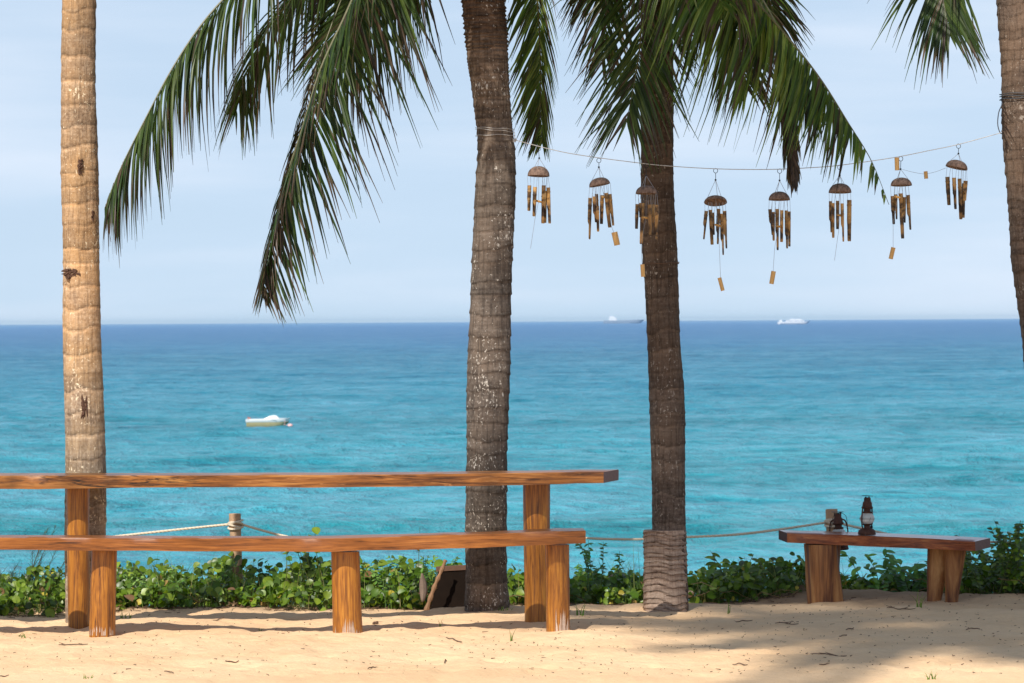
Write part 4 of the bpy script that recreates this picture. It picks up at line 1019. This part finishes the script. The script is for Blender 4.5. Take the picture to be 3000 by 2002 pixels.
for i in range(3600):
    px = lrand(r, -800, 3900); d = front(px) + abs(r.gauss(0, .9)) + .03; x = (px - 1500) / F * d
    dens = noise.noise(Vector((x * 1.7, 2, 8)))
    if dens < -.1 and r.random() < .8: continue
    c = r.choice([(.16, .26, .06), (.1, .18, .04), (.26, .28, .1), (.34, .3, .14)])
    blade(gr, Vector((x, d, gz(x, d))), lrand(r, .1, .33) * (1.1 if 300 < px < 700 or 1650 < px < 1880 else .85), lrand(r, .1, .7), col=c)
o = gr.build('wild_grass', M['grass']); o['kind'] = 'stuff'; tag(o, 'fine wild grass blades growing through the creeper', 'grass')

def plant(name, label, cat, px, d, stems, spread, h, leaf, seed, mat=None, cols=None, elong=2.0, per=9, group=None, leanx=0, opp=True, splay=.5):
    r = random.Random(seed); x = at(px, 1700, d).x; g0 = gz(x, d); t = thing(name, label, cat, (x, d, g0), group); S = MB(); Lf = MB(); cols = cols or LEAFC
    for i in range(stems):
        b = Vector((x + lrand(r, -1, 1) * spread * .5, d + lrand(r, -1, 1) * spread * .5, g0)); hh = h * lrand(r, .55, 1.1)
        tip = b + Vector((lrand(r, -1, 1) * spread * splay + leanx * hh, lrand(r, -1, 1) * spread * splay, hh)); mid = b.lerp(tip, .5) + Vector((lrand(r, -.02, .02), 0, .02))
        cv = spline([b, mid, tip], 16); S.tube(cv, [.0028 * (1 - .7 * k / 16) for k in range(16)], 4, col=(.14, .16, .06), caps=False)
        for k in range(per):
            u = lerp(.2, 1, (k + r.random()) / per); p = cv[min(15, int(u * 15))]; a = lrand(r, 0, 6.28)
            hd = Vector((math.cos(a), math.sin(a), lrand(r, -.1, .7))); nr = Vector((lrand(r, -.4, .4), -.6, 1)); c = r.choice(cols); f = lrand(r, .7, 1.25)
            add_leaf(Lf, p, nr, hd, leaf * lrand(r, .7, 1.2), tuple(q * f for q in c), elong, .2, 4, .3)
    S.build('stem', M['grass'], t); Lf.build('foliage', mat or M['leaf'], t); return t
plant('shrub', 'small leaved shrub at the right edge overlapping the rope', 'shrub', 2960, 22.35, 34, .34, .40, .022, 81, per=22, elong=1.7)
plant('shrub', 'low small leaved shrub at the right end of the small bench', 'shrub', 2850, 22.75, 20, .26, .32, .020, 82, per=18, elong=1.8)
plant('leafy_plant', 'upright light green leafy plant seen under the small bench', 'plant', 2610, 23.05, 9, .26, .30, .028, 83, per=12, elong=2.3, cols=[(.10, .24, .03), (.15, .30, .05), (.08, .19, .03)])
plant('leafy_plant', 'low pointed leafy plant right of the one seen under the small bench', 'plant', 2690, 23.05, 8, .22, .22, .028, 84, per=12, elong=2.2, cols=[(.09, .2, .03), (.06, .15, .02)])
plant('leafy_plant', 'leafy plant rising from the creeper left of the small bench', 'plant', 2180, 22.6, 9, .28, .29, .030, 85, per=9, elong=1.9)
plant('vine_shoot', 'vine shoots with round leaves rising just above the bench plank', 'vine', 915, 22.2, 10, .30, .47, .045, 86, per=5, elong=1.1, splay=.55)
plant('vine_shoot', 'single small vine shoot poking above the bench plank left of the thick palm', 'vine', 1240, 22.2, 1, .05, .45, .020, 87, per=6, elong=1.3)
plant('fern_like_weed', 'feathery tall weed standing left of the bark collared palm', 'weed', 1765, 22.4, 7, .2, .34, .013, 88, per=34, elong=2.4, cols=[(.12, .25, .05), (.08, .19, .04)])
plant('fern_like_weed', 'feathery weed left of the dark box behind the long bench', 'weed', 1190, 22.15, 14, .36, .30, .012, 89, per=30, elong=2.4, cols=[(.14, .28, .05), (.18, .32, .07)])
plant('fern_like_weed', 'fine leaved weeds between the left bench leg and the rope post', 'weed', 420, 22.3, 26, .7, .27, .012, 90, per=24, elong=2.2, cols=[(.14, .28, .05), (.20, .32, .08)])
# feathery sapling at the far left
c = at(40, 1700, 22.0); t = thing('pine_sapling', 'wispy grey green needle leaved sapling at the left edge', 'sapling', (c.x, 22.0, gz(c.x, 22.0))); r2_ = random.Random(5); S = MB(); N = MB()
for i in range(30):
    b = Vector((c.x + lrand(r2_, -.14, .14), 22.0 + lrand(r2_, -.1, .1), gz(c.x, 22))); a = lrand(r2_, -.9, 1.0); hh = lrand(r2_, .15, .34)
    if i < 3: a = .55 + i * .12; hh = .42 + .02 * i
    tip = b + Vector((a * hh * .55, lrand(r2_, -.05, .05), hh)); S.tube([b, b.lerp(tip, .5) + Vector((0, 0, .02)), tip], [.003, .002, .001], 4, col=(.14, .11, .08), caps=False)
    for k in range(34):
        p = b.lerp(tip, lerp(.25, 1, k / 34)); dv = (tip - b).normalized(); q = p + (dv * lrand(r2_, .5, 1) + Vector((lrand(r2_, -.7, .7), lrand(r2_, -.5, .5), lrand(r2_, -.1, .2)))) * lrand(r2_, .025, .06)
        N.tube([p, q], [.0011, .0004], 3, col=r2_.choice([(.10, .16, .07), (.14, .20, .10), (.08, .12, .06)]), caps=False)
S.build('stem', M['grass'], t); N.build('foliage', M['grass'], t)

# small green tufts and seedlings on the sand
def ground_at(px, py):
    """where the sight line of a photo pixel meets the sand"""
    d = 16.0
    while d < 24:
        p = at(px, py, d)
        if p.z <= gz(p.x, d): return p
        d += .02
    return p
for i, (px, py, h, nb, lab) in enumerate([(62, 1870, .035, 9, 'tiny grass tuft on the sand below the left end of the bench'), (255, 1990, .03, 8, 'pale grass tuft at the lower left picture edge'),
        (1495, 1880, .07, 3, 'single upright green sprout on the sand below the right table leg'), (1290, 1838, .055, 2, 'thin sprout in the table shadow between the bench legs'),
        (2135, 1800, .075, 4, 'small weed on the sand right of the bark collared palm'), (1700, 1805, .075, 7, 'small weed on the sand just right of the bench end'),
        (2730, 1990, .04, 9, 'grass tuft at the lower right picture edge'), (1462, 1788, .03, 26, 'low grass clump at the foot of the thick palm'), (760, 1848, .02, 8, 'tiny tuft on the bench shadow left of the middle leg'),
        (370, 1812, .045, 12, 'sprouting tuft just right of the left bench leg'), (2695, 1780, .10, 7, 'long bladed grass left of the right stump leg')]):
    p = ground_at(px, py); m = MB(); rr = random.Random(i)
    for k in range(nb): blade(m, p + Vector((lrand(rr, -.02, .02) * nb / 8, lrand(rr, -.02, .02), -.003)), h * lrand(rr, .6, 1.2), lrand(rr, .2, 1.1) if nb > 4 else lrand(rr, 0, .4), w=.0026, col=rr.choice([(.14, .25, .04), (.22, .3, .08), (.09, .17, .03)]), rr=rr)
    tag(m.build('grass_tuft', M['grass'], org=p), lab, 'grass', 'grass tufts on the sand')
# twigs
TW = [(640, 1818, 34, 14, 'dark curled bark flake on the sand between bench leg and table shadow'), (215, 1892, 80, 5, 'longest dark twig, on the sand in front of the left bench leg'), (1100, 1830, 14, 18, 'small brown clod beside the middle bench leg'),
      (1330, 1880, 60, -40, 'thin slanting twig on the sand in front of the thick palm'), (1090, 1960, 40, 60, 'short curved twig in the lower middle of the sand'), (495, 1974, 24, 0, 'small dark bark chip at the lower left'),
      (1305, 1940, 30, 80, 'short upright twig in the shaded sand, lower centre'), (2490, 1845, 34, 40, 'dark curled twig on the sand in front of the small bench, left one'), (2470, 1866, 26, 25, 'dark twig just below the curled twig before the small bench'),
      (2850, 1846, 42, 8, 'straight dark twig on the right sand below the right stump leg'), (2430, 1921, 90, -6, 'branching twig lying on the lower right sand'), (2305, 1830, 70, 4, 'twig lying in the sunny strip left of the small bench'),
      (2180, 1822, 50, 4, 'twig in the sunny strip right of the collared palm'), (2168, 1950, 40, -15, 'dark bark bits at the bottom of the shaded sand'), (12, 1984, 22, 0, 'dark chip at the lower left corner'),
      (2415, 1950, 26, -10, 'short twig below the branching twig at lower right'), (2640, 1790, 90, 6, 'fine root like twig between the two stump legs'), (680, 1945, 36, 6, 'pale brown twig on the lower left sand')]
for i, (px, py, ln, an, lab) in enumerate(TW):
    p = ground_at(px, py); rr = random.Random(i + 30); m = MB(); s_ = ln / 590; a = R(an); K = 6; pts = []
    for k in range(K):
        u = k / (K - 1) - .5; x = p.x + u * s_ * math.cos(a); y = p.y + u * s_ * math.sin(a) * 2.0 + lrand(rr, -.006, .006)
        pts.append(Vector((x, y, gz(x, y) + .003 + lrand(rr, 0, .005))))
    m.tube(spline(pts, 14), [(.003 if ln > 20 else .009) * (1 - .6 * abs(k / 13 - .5)) for k in range(14)], 6)
    if ln > 60:
        for _ in range(3):
            q = pts[rr.randrange(1, 5)]; m.tube([q, q + Vector((lrand(rr, -.04, .04), lrand(rr, -.06, .06), .008))], [.003, .001], 5)
    tag(m.build('dry_twig', M['twig'], org=p), lab, 'twig', 'dry twigs lying on the sand')
# fine litter
lt = MB(); rr = random.Random(77)
for i in range(1700):
    x = lrand(rr, -3, 3); y = lrand(rr, 17.6, 22.4)
    if x < -.2 and rr.random() < .45: continue
    z = gz(x, y) + .003; a = lrand(rr, 0, 6.28); ln = lrand(rr, .003, .014) * (2.2 if rr.random() < .07 else 1); w = lrand(rr, .0009, .0026)
    dv = Vector((math.cos(a), math.sin(a), lrand(rr, -.1, .2))) * ln; c = rr.choice([(.5, .4, .35), (1, .9, .8), (1.6, 1.3, 1.1), (.6, .5, .4)])
    lt.tube([Vector((x, y, z)), Vector((x, y, z + .002)) + dv], [w, w * .5], 4, col=c)
for i in range(700):
    px = lrand(rr, 0, 3000); d = front(px) - abs(rr.gauss(0, .12)) + .1; x = (px - 1500) / F * d; z = gz(x, d) + .004; a = lrand(rr, 0, 6.28); ln = lrand(rr, .01, .05)
    lt.tube([Vector((x, d, z)), Vector((x + math.cos(a) * ln, d + math.sin(a) * ln, z + lrand(rr, 0, .012)))], [.0022, .001], 4)
o = lt.build('sand_litter', M['twig'], smooth=False); o['kind'] = 'stuff'; tag(o, 'fine dry plant litter scattered over the sand', 'litter')

# ------------------------------------------------------------------ boats
def hull(m, L, B, Hb, Hs, zb, org, n=24, bow=1, draft=.0, flare=1.15, z0=0.0):
    """hull along x, bow at +x*bow; from keel z0 to sheer"""
    org = Vector(org); vs = []; S = 9
    for i in range(n):
        t = i / (n - 1); x = (t - .5) * L * bow; w = B / 2 * (1 if t < .5 else math.sqrt(max(0.0004, 1 - ((t - .5) / .5) ** 2.2))) * (.9 + .1 * min(1, t * 5))
        top_ = lerp(Hs, Hb, t ** 2)
        for j in range(S):
            v = j / (S - 1) * 2 - 1; u = abs(v); hgt = z0 + (top_ - z0) * (u ** 2.4); ww = w * min(1, u * 1.7) ** .6 * math.copysign(1, v)
            vs.append(org + Vector((x + (bow * .12 * L * (hgt / top_) * sm(.7, 1, t)), ww, hgt)))
    fs = [(i * S + j, i * S + j + 1, (i + 1) * S + j + 1, (i + 1) * S + j) for i in range(n - 1) for j in range(S - 1)]
    fs += [tuple(range(S))] + [(i * S, (i + 1) * S, (i + 1) * S + S - 1, i * S + S - 1) for i in range(n - 1)]
    m.add(vs, fs)
bd = 12000 * 11.53 / 303; bc = at(779, 1245, bd); bc.z = SEA
boat = thing('moored_boat', 'small white motor boat with a raised cover moored on the turquoise water', 'boat', tuple(bc))
sc = bd / F  # metres per photo pixel there
m = MB(); hull(m, 112 * sc, 1.9, 12 * sc, 11 * sc, 0, bc, bow=1, z0=-.2); m.build('hull', M['boat_tan'], boat)
m = MB(); hull(m, 116 * sc, 2.1, 23 * sc, 20 * sc, 0, bc, bow=1, z0=9 * sc); m.build('deck', M['boat_white'], boat)
m = MB(); n = 20; vs = []
cvp = [(-8, 0), (2, 4), (12, 8), (24, 9.5), (31, 9), (36, 5), (41, 0)]
for k, (x, h) in enumerate(cvp):
    for j in range(7):
        a = math.pi * j / 6; vs.append(bc + Vector((x * sc, -math.cos(a) * .75, (20.5 + h * 1.15 * math.sin(a) ** .6) * sc)))
m.add(vs, [(k * 7 + j, k * 7 + j + 1, (k + 1) * 7 + j + 1, (k + 1) * 7 + j) for k in range(6) for j in range(6)]); m.build('boat_cover', M['boat_white'], boat)
m = MB(); m.box(bc + Vector((-48 * sc, 0, 23 * sc)), (.30, .3, .16), rot=Matrix.Rotation(.1, 3, 'Y')); m.box(bc + Vector((-52 * sc, 0, 22 * sc)), (.1, .2, .4)); m.build('outboard_motor', M['red'], boat, bevel=.04)
m = MB(); m.tube([bc + Vector((-56 * sc, -.98, 19.5 * sc)), bc + Vector((30 * sc, -1.05, 20 * sc))], .035, 6); m.build('rub_rail', M['boat_white'], boat)
bq = at(850, 1245, bd * .995); bq.z = SEA + .03; m = MB(); m.lathe([(.001, -.2), (.2, -.12), (.30, .0), (.30, .08), (.2, .22), (.06, .27), (.001, .28)], 16, bq); m.tube([bq + Vector((0, 0, .1)), bq.lerp(bc, .25) + Vector((0, 0, .12)), bc + Vector((58 * sc, 0, 20 * sc))], .02, 5); tag(m.build('mooring_buoy', M['pink'], org=bq), 'pale pink mooring buoy floating at the bow of the white boat', 'buoy')
# ships
d1 = 15500; q = at(1822, 938, d1); q.z = SEA; k = d1 / F
sh = thing('cargo_ship', 'long low hazy cargo ship with white superstructure on the horizon', 'ship', tuple(q))
m = MB(); hull(m, 108 * k, 24, 9 * k * 1.2, 7.5 * k * 1.15, 0, q, bow=1, z0=-3); m.build('hull', M['ship_grey'], sh)
m = MB(); z = SEA + 8 * k
m.box((q.x - 27 * k, d1, z + 4.5 * k), (22 * k, 18, 9 * k)); m.box((q.x - 29 * k, d1, z + 11 * k), (14 * k, 15, 5 * k)); m.build('superstructure', M['hazed_white'], sh, smooth=False)
m = MB(); m.box((q.x - 35 * k, d1, z + 11 * k), (4 * k, 7, 6 * k)); m.tube([(q.x - 27 * k, d1, z + 8 * k), (q.x - 27 * k, d1, z + 18 * k)], .8, 6); m.build('funnel', M['ship_pale'], sh, smooth=False)
m = MB()
for i in range(4): m.box((q.x + (-4 + 14 * i) * k, d1, z + 1.0 * k), (8 * k, 16, 1.6 * k))
m.tube([(q.x + 48 * k, d1, z), (q.x + 48 * k, d1, z + 6 * k)], .8, 6); m.build('deck_gear', M['ship_grey'], sh, smooth=False)
d2 = 9800; q = at(2321, 948, d2); q.z = SEA; k = d2 / F
sh = thing('passenger_ship', 'pale white passenger ship on the horizon at the right', 'ship', tuple(q))
m = MB(); hull(m, 86 * k, 14, 8.5 * k, 7.5 * k, 0, q, bow=1, z0=-2); m.build('hull', M['hazed_white'], sh)
m = MB(); z = SEA + 7 * k; m.box((q.x + 8 * k, d2, z + 2.5 * k), (52 * k, 11, 5 * k)); m.box((q.x + 10 * k, d2, z + 6.5 * k), (34 * k, 9, 3 * k)); m.box((q.x - 34 * k, d2, z + 2.5 * k), (8 * k, 9, 6 * k)); m.build('superstructure', M['hazed_white'], sh, smooth=False)
m = MB(); m.box((q.x + 0 * k, d2, z + 8.5 * k), (4 * k, 4, 3 * k)); m.tube([(q.x + 20 * k, d2, z + 7 * k), (q.x + 20 * k, d2, z + 13 * k)], .4, 6); m.build('funnel', M['ship_pale'], sh, smooth=False)
m = MB(); m.box((q.x, d2 - 7.1, SEA + 2.2 * k), (70 * k, .4, 1.2 * k)); m.box((q.x + 8 * k, d2 - 5.6, z + 2.6 * k), (46 * k, .3, 1.1 * k)); m.build('window_row', M['ship_grey'], sh, smooth=False)

# air: pale haze over the sea that fades the ships and the horizon
hz = MB(); hz.box((0, 29500, 12), (170000, 64000, 56)); ho = hz.build('haze', M['wire'], smooth=False); ho['kind'] = 'stuff'; tag(ho, 'thin pale sea haze between the beach and the horizon', 'haze')
hm_ = bpy.data.materials.new('haze_air'); hm_.use_nodes = True; hn = hm_.node_tree.nodes; hn.clear()
hv = hn.new('ShaderNodeVolumePrincipled'); hv.inputs['Color'].default_value = (.58, .80, 1, 1); hv.inputs['Density'].default_value = 1.5e-5; hv.inputs['Anisotropy'].default_value = 0.0
hout = hn.new('ShaderNodeOutputMaterial'); hm_.node_tree.links.new(hv.outputs[0], hout.inputs['Volume'])
ho.data.materials.clear(); ho.data.materials.append(hm_)

for o in ROOTS:
    if '_o' in o: del o['_o']
bpy.context.scene.cycles.use_denoising = True
